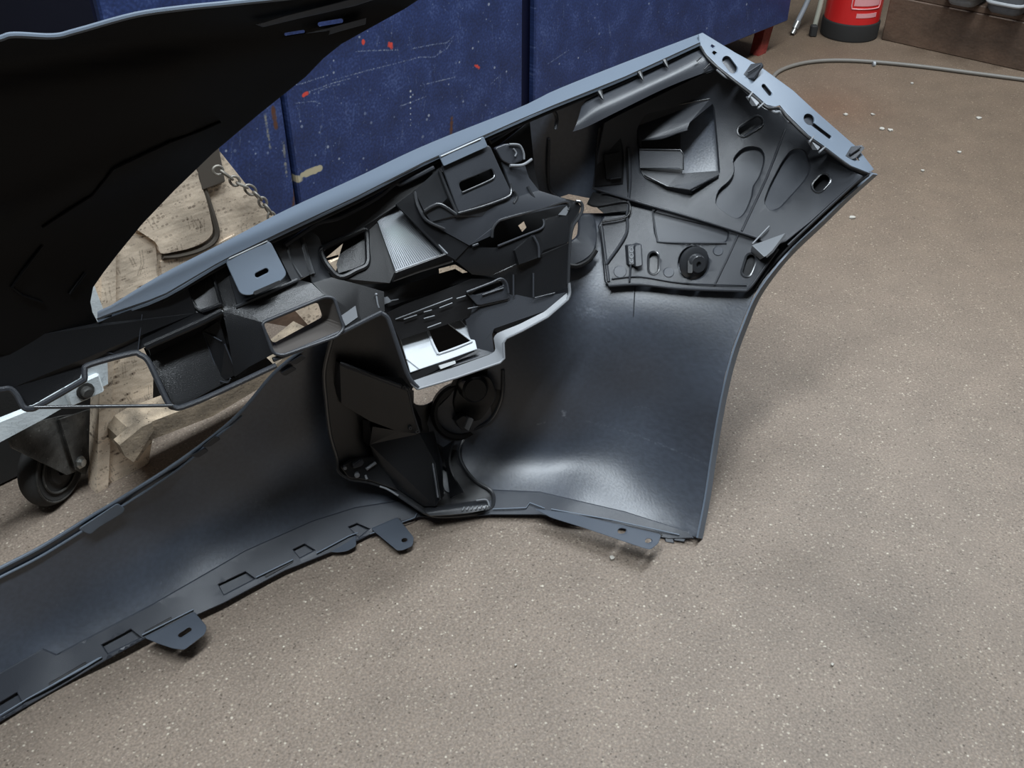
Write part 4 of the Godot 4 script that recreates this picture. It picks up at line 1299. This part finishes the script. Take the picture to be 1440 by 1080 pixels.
	for q in [[598, 719], [626, 715], [656, 711], [688, 708]]: l1.append(P(q[0], q[1], H.call(q[0], q[1]) + 0.018))
	for q in [[604, 725], [630, 724], [660, 721], [688, 716]]: l2.append(P(q[0], q[1], H.call(q[0], q[1]) + 0.020))
	loft(g, [l0, l1, l2], 20, 4, 0.003)
	var lg := part("bottom_ledge", g, M.gloss, fh, "glossy bottom ledge")
	g = Geo.new()
	for k in 6:
		var x := 650 + k * 6.2
		bead(g, [x, 718 - k * 0.5, 22, x + 3, 713 - k * 0.5, 22], H, 1.2, false)
	bead(g, [670, 704, 20, 684, 703, 20, 688, 712, 21], H, 1.4)
	parts("ledge_clip", g, M.rim, lg)
	g = Geo.new()
	var c0 := PackedVector3Array(); var c1 := PackedVector3Array()
	for q in [[624, 630], [628, 650], [632, 670], [634, 700]]: c0.append(P(q[0], q[1], H.call(q[0], q[1]) + 0.002))
	for q in [[640, 620], [634, 640], [636, 662], [652, 692]]: c1.append(P(q[0], q[1], H.call(q[0], q[1]) + 0.02))
	loft(g, [c0, c1], 12, 3, 0.003)
	part("curved_web", g, M.black, fh)

func nose(root: Node3D) -> void:
	var g := Geo.new()
	var out := v2([-40, 66, 0, 55, 20, 50, 75, 52, 110, 44, 190, 22, 260, 12, 330, 5, 450, -8, 590, -30, 588, 0, 570, 12, 530, 34, 480, 62, 455, 82, 430, 108, 365, 160, 300, 215, 245, 268, 200, 315, 165, 358, 145, 384, 131, 404, 127, 425, 130, 440, 137, 453, 110, 480, 60, 500, -40, 500])
	var sl := [slot(402, 48, 427, 44, 2.2), slot(450, 34, 480, 29, 3.2)]
	var NN := func(x: float, y: float) -> float:
		var v := Vector2(x, y)
		var d := absf((v - Vector2(0, 95)).dot(Vector2(0.155, 0.988)))
		var d2 := absf((v - Vector2(310, 175)).dot(Vector2(0.42, 0.907)))
		return N.call(x, y) - 0.012 * exp(-pow(d / 22.0, 2.0)) + 0.010 * exp(-pow(d2 / 26.0, 2.0)) * smoothstep(330, 250, x)
	sheet(g, out, NN, 0.0, 0.003, sl, 16.0, 1.2)
	var np := part("nose_panel", g, M.nose, root, "tall black centre part, shade of its inner side painted into the colour", 60.0)
	g = Geo.new()
	var e := PackedVector3Array()
	for q in v2([-40, 65, 0, 54, 20, 49, 75, 51, 110, 43, 190, 21, 260, 11, 330, 4, 450, -9, 590, -31]): e.append(P(q.x, q.y, N.call(q.x, q.y) + 0.001))
	tube(g, cr(e, 5), 0.0028, 8)
	part("nose_edge", g, M.primer, np, "thin pale upper edge")
	g = Geo.new()
	sheet(g, v2([430, 47, 466, 38, 515, 25, 514, 34, 478, 44, 462, 49, 464, 43]), N, 0.004, 0.002, [], 10.0, 0.5)
	sheet(g, v2([360, 34, 400, 22, 520, -8, 560, -20, 560, -12, 500, 8, 420, 26, 370, 38]), N, 0.003, 0.003, [], 12.0, 1.0)
	parts("nose_flange", g, M.mid, np)
	g = Geo.new()
	for l in [[30, 385, 2, 17, 404, 2, 30, 415, 2, 60, 426, 2], [60, 345, 1, 30, 385, 2], [98, 414, 2, 120, 384, 2], [310, 172, 2, 280, 185, 2, 240, 200, 2, 160, 238, 2, 130, 275, 2, 60, 320, 2]]:
		bead(g, l, NN, 1.6, false)
	bead(g, [-40, 524, 0, 0, 513, 0, 30, 508, 0, 52, 502, 0], C, 2.5)
	parts("nose_rib", g, M.nose, np)

# ------------------------------------------------------------------ things behind and around
func cabinet() -> void:
	var off := -2.5
	var base := Q(755, 70, off); base.y = 0.0
	var t := thing("blue_cabinet", "dark blue painted steel cabinet with scratches and paint chips behind the bumper cover", "cabinet", base)
	var bb := Vector3(1, 0, 1) / sqrt(2.0)
	var u := func(x: float) -> float: return (Vector3(x, 0, -(x + 2.5)) - Vector3(0, 0, -2.5)).dot(CAB_A)     # along the front
	var o := Vector3(0, 0, -2.5)
	var L: float = u.call(-0.72); var R: float = u.call(0.935)
	var g := Geo.new()
	block(g, o + CAB_A * (L + R) / 2 - bb * 0.29 + Vector3.UP * 0.535, CAB_A * (R - L) / 2, Vector3.UP * 0.435, bb * 0.262, 0.004)
	part("carcass", g, M.blue_dark, t)
	var seams := [L, u.call(-0.478), u.call(0.055), R]
	for i in 3:
		g = Geo.new()
		var a: float = seams[i] + (0.0 if i == 0 else 0.005); var b: float = seams[i + 1] - (0.0 if i == 2 else 0.005)
		if i == 1: b -= 0.034
		block(g, o + CAB_A * (a + b) / 2 - bb * 0.011 + Vector3.UP * 0.535, CAB_A * (b - a) / 2, Vector3.UP * 0.433, bb * 0.011, 0.004)
		part("door", g, M.blue, t, "", 20.0, cab_uv)
	g = Geo.new()
	block(g, o + CAB_A * (L + R) / 2 - bb * 0.27 + Vector3.UP * 0.965, CAB_A * ((R - L) / 2 + 0.01), Vector3.UP * 0.012, bb * 0.29, 0.004)
	part("top", g, M.blue_dark, t)
	for k in [R - 0.06, L + 0.08]:
		for d in [0.03, 0.5]:
			g = Geo.new()
			var q: Vector3 = o + CAB_A * k - bb * d
			prism(g, PackedVector3Array([q + CAB_A * 0.03 + Vector3.UP * 0.11, q - CAB_A * 0.025 + Vector3.UP * 0.11, q - CAB_A * 0.045, q + CAB_A * 0.0]), -bb * 0.035)
			part("leg", g, M.red_leg, t, "faded red foot")

func trolley() -> void:
	var off := -1.93
	var base := Q(140, 700, off); base.y = 0.0
	var t := thing("trolley", "old cream painted metal trolley with rust spots, partly hidden behind the bumper cover", "trolley", base)
	var bb := Vector3(1, 0, 1) / sqrt(2.0)
	var plate := func(called: String, poly: Array, d: float, th: float, m: Material, lab := "") -> MeshInstance3D:
		var g := Geo.new()
		var o := PackedVector3Array()
		for q in v2(poly): o.append(Q(q.x, q.y, off + d))
		prism(g, o, -bb * th)
		return part(called, g, m, t, lab, 20.0)
	plate.call("side_plate", [60, 440, 60, 260, 240, 170, 298, 206, 310, 214, 345, 258, 392, 310, 392, 340, 222, 420, 222, 460, 210, 470, 160, 480, 150, 440], 0.0, 0.02, M.cream)
	# pressed panel: a raised field with a rounded lower corner, dark grime in the groove
	var g := Geo.new()
	var f := PackedVector3Array()
	for q in smooth2(v2([176, 306, 205, 262, 262, 232, 277, 240, 280, 252, 290, 280, 297, 310, 299, 326, 290, 338, 270, 348, 245, 354, 226, 356, 218, 340]), 3): f.append(Q(q.x, q.y, off + 0.012))
	prism(g, f, -bb * 0.014)
	part("pressed_field", g, M.cream, t, "raised pressed field", 20.0)
	g = Geo.new()
	var e := PackedVector3Array()
	for q in smooth2(v2([277, 240, 284, 258, 292, 284, 301, 312, 304, 330, 296, 342, 276, 352, 248, 359, 228, 360]), 4, false): e.append(Q(q.x, q.y, off + 0.002))
	tube(g, e, 0.006, 8, false)
	part("groove_grime", g, M.grime, t)
	g = Geo.new()
	block(g, Q(293, 236, off + 0.004), CAB_A * 0.022, Vector3.UP * 0.03, bb * 0.006, 0.002)
	part("hinge_plate", g, M.grime, t, "grimy hinge plate")
	plate.call("cross_plate", [226, 368, 300, 346, 330, 330, 330, 350, 262, 385, 228, 385], 0.004, 0.02, M.cream)
	plate.call("post", [160, 405, 162, 330, 218, 330, 222, 384, 216, 500, 214, 620, 200, 705, 150, 705, 156, 560], 0.004, 0.02, M.cream)
	plate.call("post_edge", [143, 400, 143, 350, 163, 340, 163, 440, 158, 560, 152, 690, 150, 706, 135, 703, 140, 560], 0.012, 0.03, M.worn_cream)
	plate.call("foot_beam", [176, 624, 186, 608, 205, 596, 300, 560, 385, 515, 440, 470, 460, 480, 400, 525, 300, 585, 215, 618, 193, 648, 178, 640], 0.10, 0.06, M.worn, "worn beam with flaking cream paint")
	plate.call("beam_end", [168, 626, 200, 600, 214, 594, 216, 606, 195, 640, 188, 650, 176, 642], 0.112, 0.02, M.worn)
	# things seen through the carrier's openings: pale tray and inner plates
	plate.call("tray", [406, 442, 456, 414, 458, 436, 432, 464], -0.06, 0.02, M.cream)
	plate.call("tray_flap", [364, 452, 414, 436, 436, 460, 420, 462], -0.05, 0.02, M.board)
	plate.call("window_plate", [444, 345, 490, 325, 490, 352, 476, 362, 450, 368], -0.06, 0.02, M.cream)
	plate.call("window_plate", [452, 374, 482, 362, 480, 392, 458, 392], -0.05, 0.02, M.cream)
	g = Geo.new()
	var e0 := Q(-330, 500, -2.1); var e1 := Q(330, 330, -2.1)
	var mid := (e0 + e1) / 2; mid.y = 0.2
	var half := (e1 - e0).dot(CAB_A) / 2
	block(g, mid - bb * 0.12, CAB_A * half, Vector3.UP * 0.198, bb * 0.12, 0.004)
	part("shade_block", g, M.rubber, t, "dark block added behind the trolley front to stop light")  # dark block added to stop light and blacken the area behind the caster
	plate.call("inner_plate", [600, 420, 600, 370, 640, 355, 760, 300, 770, 330, 690, 400, 680, 420], -0.12, 0.02, M.cream)

func small_things() -> void:
	var bb := Vector3(1, 0, 1) / sqrt(2.0)
	# chain on the trolley
	var t := thing("chain", "slack steel chain hanging down the cream trolley's edge", "chain", Q(303, 240, -1.895))
	var cl := [Vector2(301, 238), Vector2(312, 241), Vector2(325, 251), Vector2(335, 258), Vector2(346, 263), Vector2(358, 271), Vector2(366, 280), Vector2(373, 289), Vector2(380, 300), Vector2(384, 312)]
	for i in cl.size() - 1:
		var g := Geo.new()
		var a := Q(cl[i].x, cl[i].y, -1.895); var b := Q(cl[i + 1].x, cl[i + 1].y, -1.895)
		var d := (b - a).normalized(); var s := (bb if i % 2 else d.cross(bb)).normalized()
		var mid := (a + b) / 2; var hl := a.distance_to(b) * 0.62
		var p := PackedVector3Array()
		for k in 14:
			var an := TAU * k / 14
			p.append(mid + d * cos(an) * hl + s * sin(an) * 0.007)
		tube(g, p, 0.0022, 7, true)
		part("link", g, M.chain, t)
	# white bar with an end plate
	t = thing("white_bar", "white painted flat steel bar with black chips lying behind the bumper cover's left end", "bar", Q(60, 590, -1.84))
	var g := Geo.new()
	var o := PackedVector3Array()
	for q in v2([-40, 610, 60, 570, 118, 520, 128, 488, 150, 470, 152, 540, 112, 560, 60, 590, 0, 622, -40, 645]): o.append(Q(q.x, q.y, -1.86))
	prism(g, o, -bb * 0.012)
	part("bar", g, M.chipped_white, t, "", 20.0)
	g = Geo.new()
	o = PackedVector3Array()
	for q in v2([108, 480, 112, 405, 130, 395, 152, 452, 152, 480]): o.append(Q(q.x, q.y, -1.862))
	prism(g, o, -bb * 0.012)
	part("end_plate", g, M.chipped_white, t, "", 20.0)
	g = Geo.new()
	var bc := Q(118, 548, -1.855)
	block(g, bc, CAB_A * 0.028, Vector3.UP * 0.018, bb * 0.004, 0.003)
	part("bolt_plate", g, M.chipped_white, t)
	g = Geo.new()
	lathe(g, bc + bb * 0.004, bb, [0.014, 0.0, 0.014, 0.002, 0.009, 0.002, 0.009, 0.009, 0.007, 0.011, 0.0, 0.011], 12)
	part("bolt", g, M.greasy, t, "rusty bolt head")
	# caster
	var wc := F(72, 655, 0.066)
	t = thing("caster", "greasy grey swivel caster wheel on the floor under the white bar", "caster", Vector3(wc.x, 0, wc.z))
	var axw := (bb * 0.85 + CAB_A * 0.5).normalized()
	g = Geo.new()
	lathe(g, wc - axw * 0.018, axw, [0.012, 0.0, 0.054, 0.0, 0.062, 0.004, 0.066, 0.012, 0.066, 0.024, 0.062, 0.032, 0.054, 0.036, 0.048, 0.033, 0.03, 0.033, 0.026, 0.038, 0.012, 0.04], 36)
	var wh := part("wheel", g, M.rubber, t)
	g = Geo.new()
	for r in [0.057, 0.042]:
		var p := PackedVector3Array()
		var e1 := axw.cross(Vector3.UP).normalized(); var e2 := axw.cross(e1)
		for k in 32: p.append(wc + axw * 0.017 + (e1 * cos(TAU * k / 32) + e2 * sin(TAU * k / 32)) * r)
		tube(g, p, 0.002, 6, true)
	parts("tread_ring", g, M.greasy, wh)
	g = Geo.new()
	var fk := func(pl: Array, d: float) -> void:
		var oo := PackedVector3Array()
		for q in v2(pl):
			oo.append(on_plane(q.x, q.y, axw, axw.dot(wc) + d))
		prism(g, oo, -axw * 0.004)
	fk.call([14, 620, 34, 598, 88, 585, 128, 580, 128, 640, 116, 660, 94, 668, 54, 648, 18, 630], 0.03)
	fk.call([84, 590, 129, 575, 129, 640, 121, 668, 106, 660], 0.036)
	part("fork", g, M.greasy, t, "stained grey fork plate", 20.0)
	g = Geo.new()
	lathe(g, on_plane(112, 650, axw, axw.dot(wc) + 0.036), axw, [0.011, 0.0, 0.011, 0.003, 0.007, 0.003, 0.007, 0.008, 0.0, 0.009], 8)
	part("axle_bolt", g, M.steel, t)
	# fire extinguisher
	var ec := F(1193, 48); ec.y = 0.0
	var r := 0.098
	t = thing("fire_extinguisher", "red fire extinguisher with a black base standing on the floor by the brown board", "extinguisher", ec)
	g = Geo.new()
	lathe(g, ec, Vector3.UP, [0.0, 0.0, r * 0.99, 0.0, r * 1.02, 0.006, r * 1.02, 0.055, r * 0.985, 0.06, 0.0, 0.06], 40)
	part("base", g, M.rubber, t, "black plastic base")
	g = Geo.new()
	lathe(g, ec, Vector3.UP, [r * 0.9, 0.05, r * 0.98, 0.062, r * 0.98, 0.42, r * 0.9, 0.47, r * 0.6, 0.51, 0.03, 0.53, 0.03, 0.57, 0.0, 0.57], 40)
	part("cylinder", g, M.red, t)
	var lab := func(called: String, a0: float, a1: float, y0: float, y1: float, rr: float, m: Material) -> void:
		var gg := Geo.new()
		var rows := []
		for y in [y0, y1]:
			var row := PackedVector3Array()
			for k in 15:
				var an := lerpf(a0, a1, k / 14.0)
				row.append(ec + Vector3(cos(an), 0, sin(an)) * rr + Vector3.UP * y)
			rows.append(row)
		rows.reverse()
		loft(gg, rows, 14, 1, 0.001, false)
		part(called, gg, m, t)
	var c0 := atan2(-ec.z, -ec.x)   # towards the camera
	lab.call("label", c0 + 0.0, c0 - 1.0, 0.125, 0.40, r * 0.988, M.pink)
	lab.call("label_strip", c0 - 0.15, c0 - 0.95, 0.085, 0.10, r * 0.988, M.pink)
	g = Geo.new()
	var fr := PackedVector3Array()
	for q in [[0.08, 0.40], [0.08, 0.125], [0.05, 0.115], [-1.03, 0.115], [-1.06, 0.125], [-1.06, 0.40]]:
		fr.append(ec + Vector3(cos(c0 + q[0]), 0, sin(c0 + q[0])) * r * 0.985 + Vector3.UP * q[1])
	var fr2 := PackedVector3Array([fr[0], fr[1], fr[2]])
	for k in 9: fr2.append(ec + Vector3(cos(c0 + lerpf(0.0, -1.0, k / 8.0)), 0, sin(c0 + lerpf(0.0, -1.0, k / 8.0))) * r * 0.985 + Vector3.UP * 0.115)
	fr2.append(fr[4]); fr2.append(fr[5])
	tube(g, fr2, 0.0022, 6)
	part("label_frame", g, M.pink, t)
	g = Geo.new()
	block(g, ec + Vector3.UP * 0.59, Vector3(0.05, 0, 0.03), Vector3.UP * 0.012, Vector3(-0.01, 0, 0.016), 0.004)
	part("handle", g, M.rubber, t)
	# discharge hose with its metal end, left of the extinguisher
	t = thing("metal_lance", "shiny metal hose end leaning beside the fire extinguisher", "hose", F(1116, 47))
	g = Geo.new()
	var hp0 := F(1114, 50); var hp1 := on_plane(1122, 30, Vector3(0, 0, 1), hp0.z - 0.02); var hp2 := on_plane(1140, -10, Vector3(0, 0, 1), hp0.z - 0.05); var hp3 := on_plane(1150, -60, Vector3(0, 0, 1), hp0.z - 0.07)
	tube(g, cr(PackedVector3Array([hp1, hp2, hp3]), 5), 0.009, 12)
	part("hose", g, M.grey_plastic, t)
	g = Geo.new()
	tube(g, PackedVector3Array([hp0 + Vector3.UP * 0.006, hp0.lerp(hp1, 0.5)]), 0.008, 12)
	tube(g, PackedVector3Array([hp0.lerp(hp1, 0.5), hp1]), 0.012, 12)
	part("coupling", g, M.steel, t, "bright metal coupling")
	t = thing("cream_pipe", "thin cream plastic pipe standing against the fire extinguisher's left side", "pipe", F(1147, 46))
	g = Geo.new()
	var pp0 := F(1143, 47); var pp1 := on_plane(1155, 0, Vector3(0, 0, 1), pp0.z + 0.01); var pp2 := on_plane(1163, -50, Vector3(0, 0, 1), pp0.z + 0.01)
	tube(g, cr(PackedVector3Array([pp0 + Vector3.UP * 0.008, pp1, pp2]), 5), 0.009, 12)
	part("tube", g, M.pale_plastic, t)
	g = Geo.new()
	block(g, F(1144, 43, 0.02), Vector3(0.012, 0, 0), Vector3.UP * 0.02, Vector3(0, 0, 0.012), 0.004)
	part("foot", g, M.rubber, t)
	# brown board along the right wall, and the grey bins over it
	var wl := [F(1120, 30), F(1235, 55), F(1440, 101), F(1600, 137)]
	var dir: Vector3 = (wl[2] - wl[1]); dir.y = 0; dir = dir.normalized()
	var nrm := Vector3(-dir.z, 0, dir.x)
	if nrm.dot(Vector3(-1, 0, 1)) < 0: nrm = -nrm
	t = thing("storage_bench", "brown wooden bench front along the right wall behind the cable", "bench", wl[1])
	g = Geo.new()
	var mc: Vector3 = wl[1] + dir * 0.56
	block(g, mc - nrm * 0.016 + Vector3.UP * 0.075, dir * 0.55, Vector3.UP * 0.075, nrm * 0.015, 0.003)
	part("front_board", g, M.board, t)
	g = Geo.new()
	block(g, mc - nrm * 0.10 + Vector3.UP * 0.162, dir * 0.55, Vector3.UP * 0.012, nrm * 0.095, 0.003)
	part("top_board", g, M.board, t)
	var names := ["pale grey plastic bin on the brown bench nearest the fire extinguisher", "grey plastic bin on the brown bench at the right edge"]
	var px := [[1292, 1362], [1366, 1450]]
	for i in 2:
		var q0 := on_plane(px[i][0], 6, Vector3.UP, 0.20); var q1 := on_plane(px[i][1], 18, Vector3.UP, 0.20)
		var c: Vector3 = (q0 + q1) / 2
		var along := (c - mc).dot(dir)
		c = mc + dir * along - nrm * 0.02 + Vector3.UP * 0.175
		var hw2 := q0.distance_to(q1) * 0.33
		t = thing("plastic_bin", names[i], "bin", c, "bins on the brown bench")
		g = Geo.new()
		var ring := []
		for l in [[0.0, 0.80], [0.012, 0.93], [0.03, 1.0], [0.16, 1.06], [0.165, 1.1], [0.172, 1.1], [0.172, 1.04], [0.03, 0.94], [0.02, 0.8]]:
			var row := PackedVector3Array()
			for k in 28:
				var an := TAU * k / 28
				var s := Vector2(signf(cos(an)) * pow(absf(cos(an)), 0.4), signf(sin(an)) * pow(absf(sin(an)), 0.4))
				row.append(c + dir * s.x * hw2 * l[1] + nrm * s.y * 0.085 * l[1] + Vector3.UP * l[0])
			row.append(row[0])
			ring.append(row)
		ring.reverse()
		loft(g, ring, 28, 1, 0.0, false)
		part("body", g, M.grey_plastic if i else M.bin, t)
		g = Geo.new()
		var row2 := PackedVector3Array()
		for q in ring[6]: row2.append(q + Vector3.UP * 0.004)
		tube(g, row2.slice(0, 28), 0.006, 8, true)
		part("rim", g, M.bin, t)
	# cable on the floor
	g = Geo.new()
	var cb := PackedVector3Array()
	for q in v2([1075, 135, 1085, 112, 1096, 100, 1120, 91, 1150, 86, 1190, 85, 1240, 88, 1300, 94, 1370, 103, 1440, 112, 1500, 120]): cb.append(F(q.x, q.y, 0.007))
	tube(g, cr(cb, 6), 0.0065, 10)
	single("cable", g, M.cable, "thin grey cable curving across the floor in front of the fire extinguisher", "cable", F(1190, 85))
	g = Geo.new()
	var tr := F(1229, 90, 0.007)
	tube(g, PackedVector3Array([tr + Vector3(-0.004, 0, 0), tr + Vector3(0.004, 0, 0)]), 0.0085, 10)
	single("cable_tie", g, M.bin, "small pale tie around the grey cable", "tie", tr)
	# thin rod lodged in the carrier
	g = Geo.new()
	var ra := P(48, 573, C.call(48, 573) + 0.0082); var rb := P(243, 570, C.call(243, 570) + 0.0082)
	tube(g, PackedVector3Array([ra, ra.lerp(rb, 0.5), rb]), 0.0022, 10)
	single("thin_rod", g, M.gloss, "thin black rod spanning the notch in the bumper cover's lower left rim", "rod", ra)
	# flakes and crumbs on the floor
	var fl := [[861, 786, 5.5, "white paint flake on the floor just below the bumper cover's right lip tab"], [1189, 162, 4.5, "pale crumb on the floor right of the flange's keyhole slot"], [1143, 160, 3.0, "tiny pale crumb close to the flange's pointed clip"], [1227, 162, 4.0, "pale flake on the floor upper right of the flange"], [1376, 167, 5.0, "pale flake on the floor below the grey cable's right end"], [1240, 182, 6.0, "larger pale crumb left in a cluster on the far floor"], [1252, 184, 5.0, "larger pale crumb right in a cluster on the far floor"], [1297, 241, 3.4, "round white crumb on the floor right of the flange tip"], [1198, 307, 6.0, "curved pale flake on the floor right of the wheel arch edge"], [1170, 936, 3.0, "small white chip on the bare floor at lower right"], [725, 937, 2.6, "small white chip on the floor at the bottom middle"], [1282, 118, 3.5, "pale crumb on the floor in front of the grey cable"], [1349, 215, 4.0, "pale double crumb on the floor at the far right"]]
	for q in fl:
		g = Geo.new()
		var c := F(q[0], q[1])
		var out := PackedVector3Array()
		var rr: float = 0.75 * q[2] * c.distance_to(Vector3(0, CAMH, 0)) / FOC
		for k in 9:
			var an := TAU * k / 9
			out.append(c + Vector3(cos(an), 0, sin(an)) * rr * rng.randf_range(0.55, 1.15) + Vector3.UP * (0.0035 + rng.randf() * 0.001))
		prism(g, out, Vector3.DOWN * 0.003)
		single("paint_flake", g, M.flake, q[3], "flake", c, "flakes on the floor")

func blue_paint() -> void:
	var im := Image.create(2048, 866, false, Image.FORMAT_RGB8)
	var n1 := FastNoiseLite.new(); n1.seed = 91; n1.frequency = 0.012; n1.fractal_octaves = 5
	var n2 := FastNoiseLite.new(); n2.seed = 92; n2.frequency = 0.16; n2.fractal_octaves = 3
	var b := PackedByteArray(); b.resize(2048 * 866 * 3)
	var a1 := n1.get_image(2048, 866).get_data(); var a2 := n2.get_image(2048, 866).get_data()
	for i in 2048 * 866:
		var m := 1.0 + (a1[i] - 128) * 0.0012 + (a2[i] - 128) * 0.0016
		var d: float = max(0.0, a1[i] * 0.5 + a2[i] * 0.5 - 150.0) * 0.0042
		b[i * 3] = clampi(int(lerpf(39.0 * m, 125, d)), 0, 255)
		b[i * 3 + 1] = clampi(int(lerpf(54.0 * m, 132, d)), 0, 255)
		b[i * 3 + 2] = clampi(int(lerpf(96.0 * m, 150, d)), 0, 255)
	im = Image.create_from_data(2048, 866, false, Image.FORMAT_RGB8, b)
	var S2 := Vector2(2048, 866)
	var at := func(x: float, y: float) -> Vector2: return cab_uv(Q(x, y, -2.5)) * S2
	var line := func(l: Array, r: float, a: float, c: Color, gap: float) -> void:
		var o := PackedVector2Array()
		for q in v2(l): o.append(at.call(q.x, q.y))
		scratch(im, o, r, c, a, gap)
	var pale := Color(0.62, 0.64, 0.68)
	for l in [[405, 121, 425, 117, 440, 112, 462, 105], [468, 112, 520, 98, 560, 88, 590, 80, 610, 80], [440, 132, 460, 122, 478, 118], [415, 145, 440, 142, 452, 146], [500, 72, 545, 70, 560, 70], [580, 68, 610, 62, 628, 60, 638, 50], [610, 80, 628, 68, 636, 56], [430, 130, 470, 116, 492, 110], [690, 118, 700, 108], [770, 90, 800, 70], [560, 150, 600, 135], [590, 120, 640, 108]]:
		line.call(l, 1.0, 0.75, pale, 0.35)
	for k in 900:
		var x := rng.randf_range(300, 1100); var y := rng.randf_range(0, 260)
		var r := rng.randf()
		if rng.randf() < 0.6:
			var q: Vector2 = at.call(x, y)
			dab(im, q.x, q.y, 0.6 + r * r * r * 2.4, pale, rng.randf_range(0.3, 0.9))
		else:
			line.call([x, y, x + rng.randf_range(-4, 4), y + rng.randf_range(2, 26)], 0.8, 0.35, pale, 0.35)
	for k in 7:
		var q: Vector2 = at.call(577, 128 + k * 8)
		dab(im, q.x, q.y, 2.2 - k * 0.2, Color(0.75, 0.76, 0.76), 0.9)
	var red := Color(0.78, 0.27, 0.24)
	for l in [[546, 59, 549, 64, 551, 60], [546, 64, 551, 66], [510, 57, 511, 62], [426, 134, 430, 131, 432, 131], [668, 92, 674, 95]]:
		line.call(l, 3.2, 0.95, red, 0.05)
	for l in [[430, 244, 452, 235], [424, 246, 448, 237], [415, 252, 424, 252]]:
		line.call(l, 6.0, 0.9, Color(0.70, 0.66, 0.55), 0.05)
	for l in [[416, 260, 412, 290], [383, 150, 388, 180], [635, 165, 634, 190]]:
		line.call(l, 4.0, 0.6, Color(0.36, 0.22, 0.16), 0.3)
	for l in [[398, 200, 403, 250], [372, 160, 380, 210]]: line.call(l, 2.5, 0.6, Color(0.55, 0.53, 0.48), 0.5)
	M.blue = StandardMaterial3D.new()
	M.blue.albedo_texture = tex(im); M.blue.roughness = 0.42
	M.blue_dark = mat(Color(0.06, 0.08, 0.19), 0.5)  # darker blue paints the shade in the gap between the doors
	M.red_leg = mat(Color(0.62, 0.27, 0.25), 0.55, 0.0, noise_tex(0.05, Color.BLACK, Color.WHITE, 2.0, 256, 3), 0.3, 8.0, noise_tex(0.03, Color(0.7, 0.6, 0.6), Color(1, 0.95, 0.9), 0.0, 256, 6))

func _ready() -> void:
	rng.seed = 77
	var cam := Camera3D.new()
	cam.name = "camera"
	cam.fov = rad_to_deg(2.0 * atan(540.0 / FOC))
	cam.position = Vector3(0, CAMH, 0)
	cam.rotation = Vector3(-TH, 0, 0)
	cam.near = 0.02
	add_child(cam, true)
	cam.current = true
	var env := Environment.new()
	env.background_mode = Environment.BG_COLOR
	env.background_color = Color(0.02, 0.02, 0.025)
	env.tonemap_mode = Environment.TONE_MAPPER_LINEAR
	env.tonemap_exposure = 1.15
	env.sdfgi_enabled = true; env.ssao_enabled = true; env.ssil_enabled = true
	var we := WorldEnvironment.new()
	we.name = "world"; we.environment = env
	add_child(we, true)
	var cool := Color(0.93, 0.97, 1.0)
	lamp_fixture(Vector3(1.25, 2.75, -2.35), CAB_A, 2.3, 0.35, 8.8, cool, "white fluorescent ceiling lamp near the far corner")
	lamp_fixture(Vector3(-0.25, 3.0, -0.35), CAB_A, 1.8, 0.3, 7.0, cool, "white fluorescent ceiling lamp over the bumper cover")
	materials()
	M.worn_black = M.mid
	M.rib = mat(lin(0.20, 0.21, 0.225), 0.33, 0.4)  # grey metallic colour paints the lamp sheen on black ribs
	M.nose = mat(lin(0.006, 0.006, 0.0065), 0.5)  # near-black albedo paints in the shade of the overhanging nose
	M.nose.metallic_specular = 0.25
	M.grime = mat(lin(0.09, 0.075, 0.06), 0.8)
	M.worn_cream = M.cream
	M.red = mat(lin(0.62, 0.02, 0.02), 0.3)
	M.pink = mat(lin(0.72, 0.32, 0.33), 0.4)
	M.grey_plastic = mat(lin(0.22, 0.23, 0.25), 0.5)
	M.bin = mat(lin(0.36, 0.37, 0.38), 0.5)
	M.pale_plastic = mat(lin(0.5, 0.5, 0.42), 0.5)
	M.cable = mat(lin(0.17, 0.155, 0.135), 0.55)
	M.flake = mat(lin(0.45, 0.42, 0.37), 0.7)
	M.tab = mat(lin(0.075, 0.088, 0.11), 0.45)
	M.duct = mat(lin(0.085, 0.075, 0.068), 0.6)
	M.chain = mat(lin(0.24, 0.22, 0.19), 0.55, 0.4)
	blue_paint()
	setting()
	fields()
	cabinet()
	trolley()
	bumper()
	small_things()
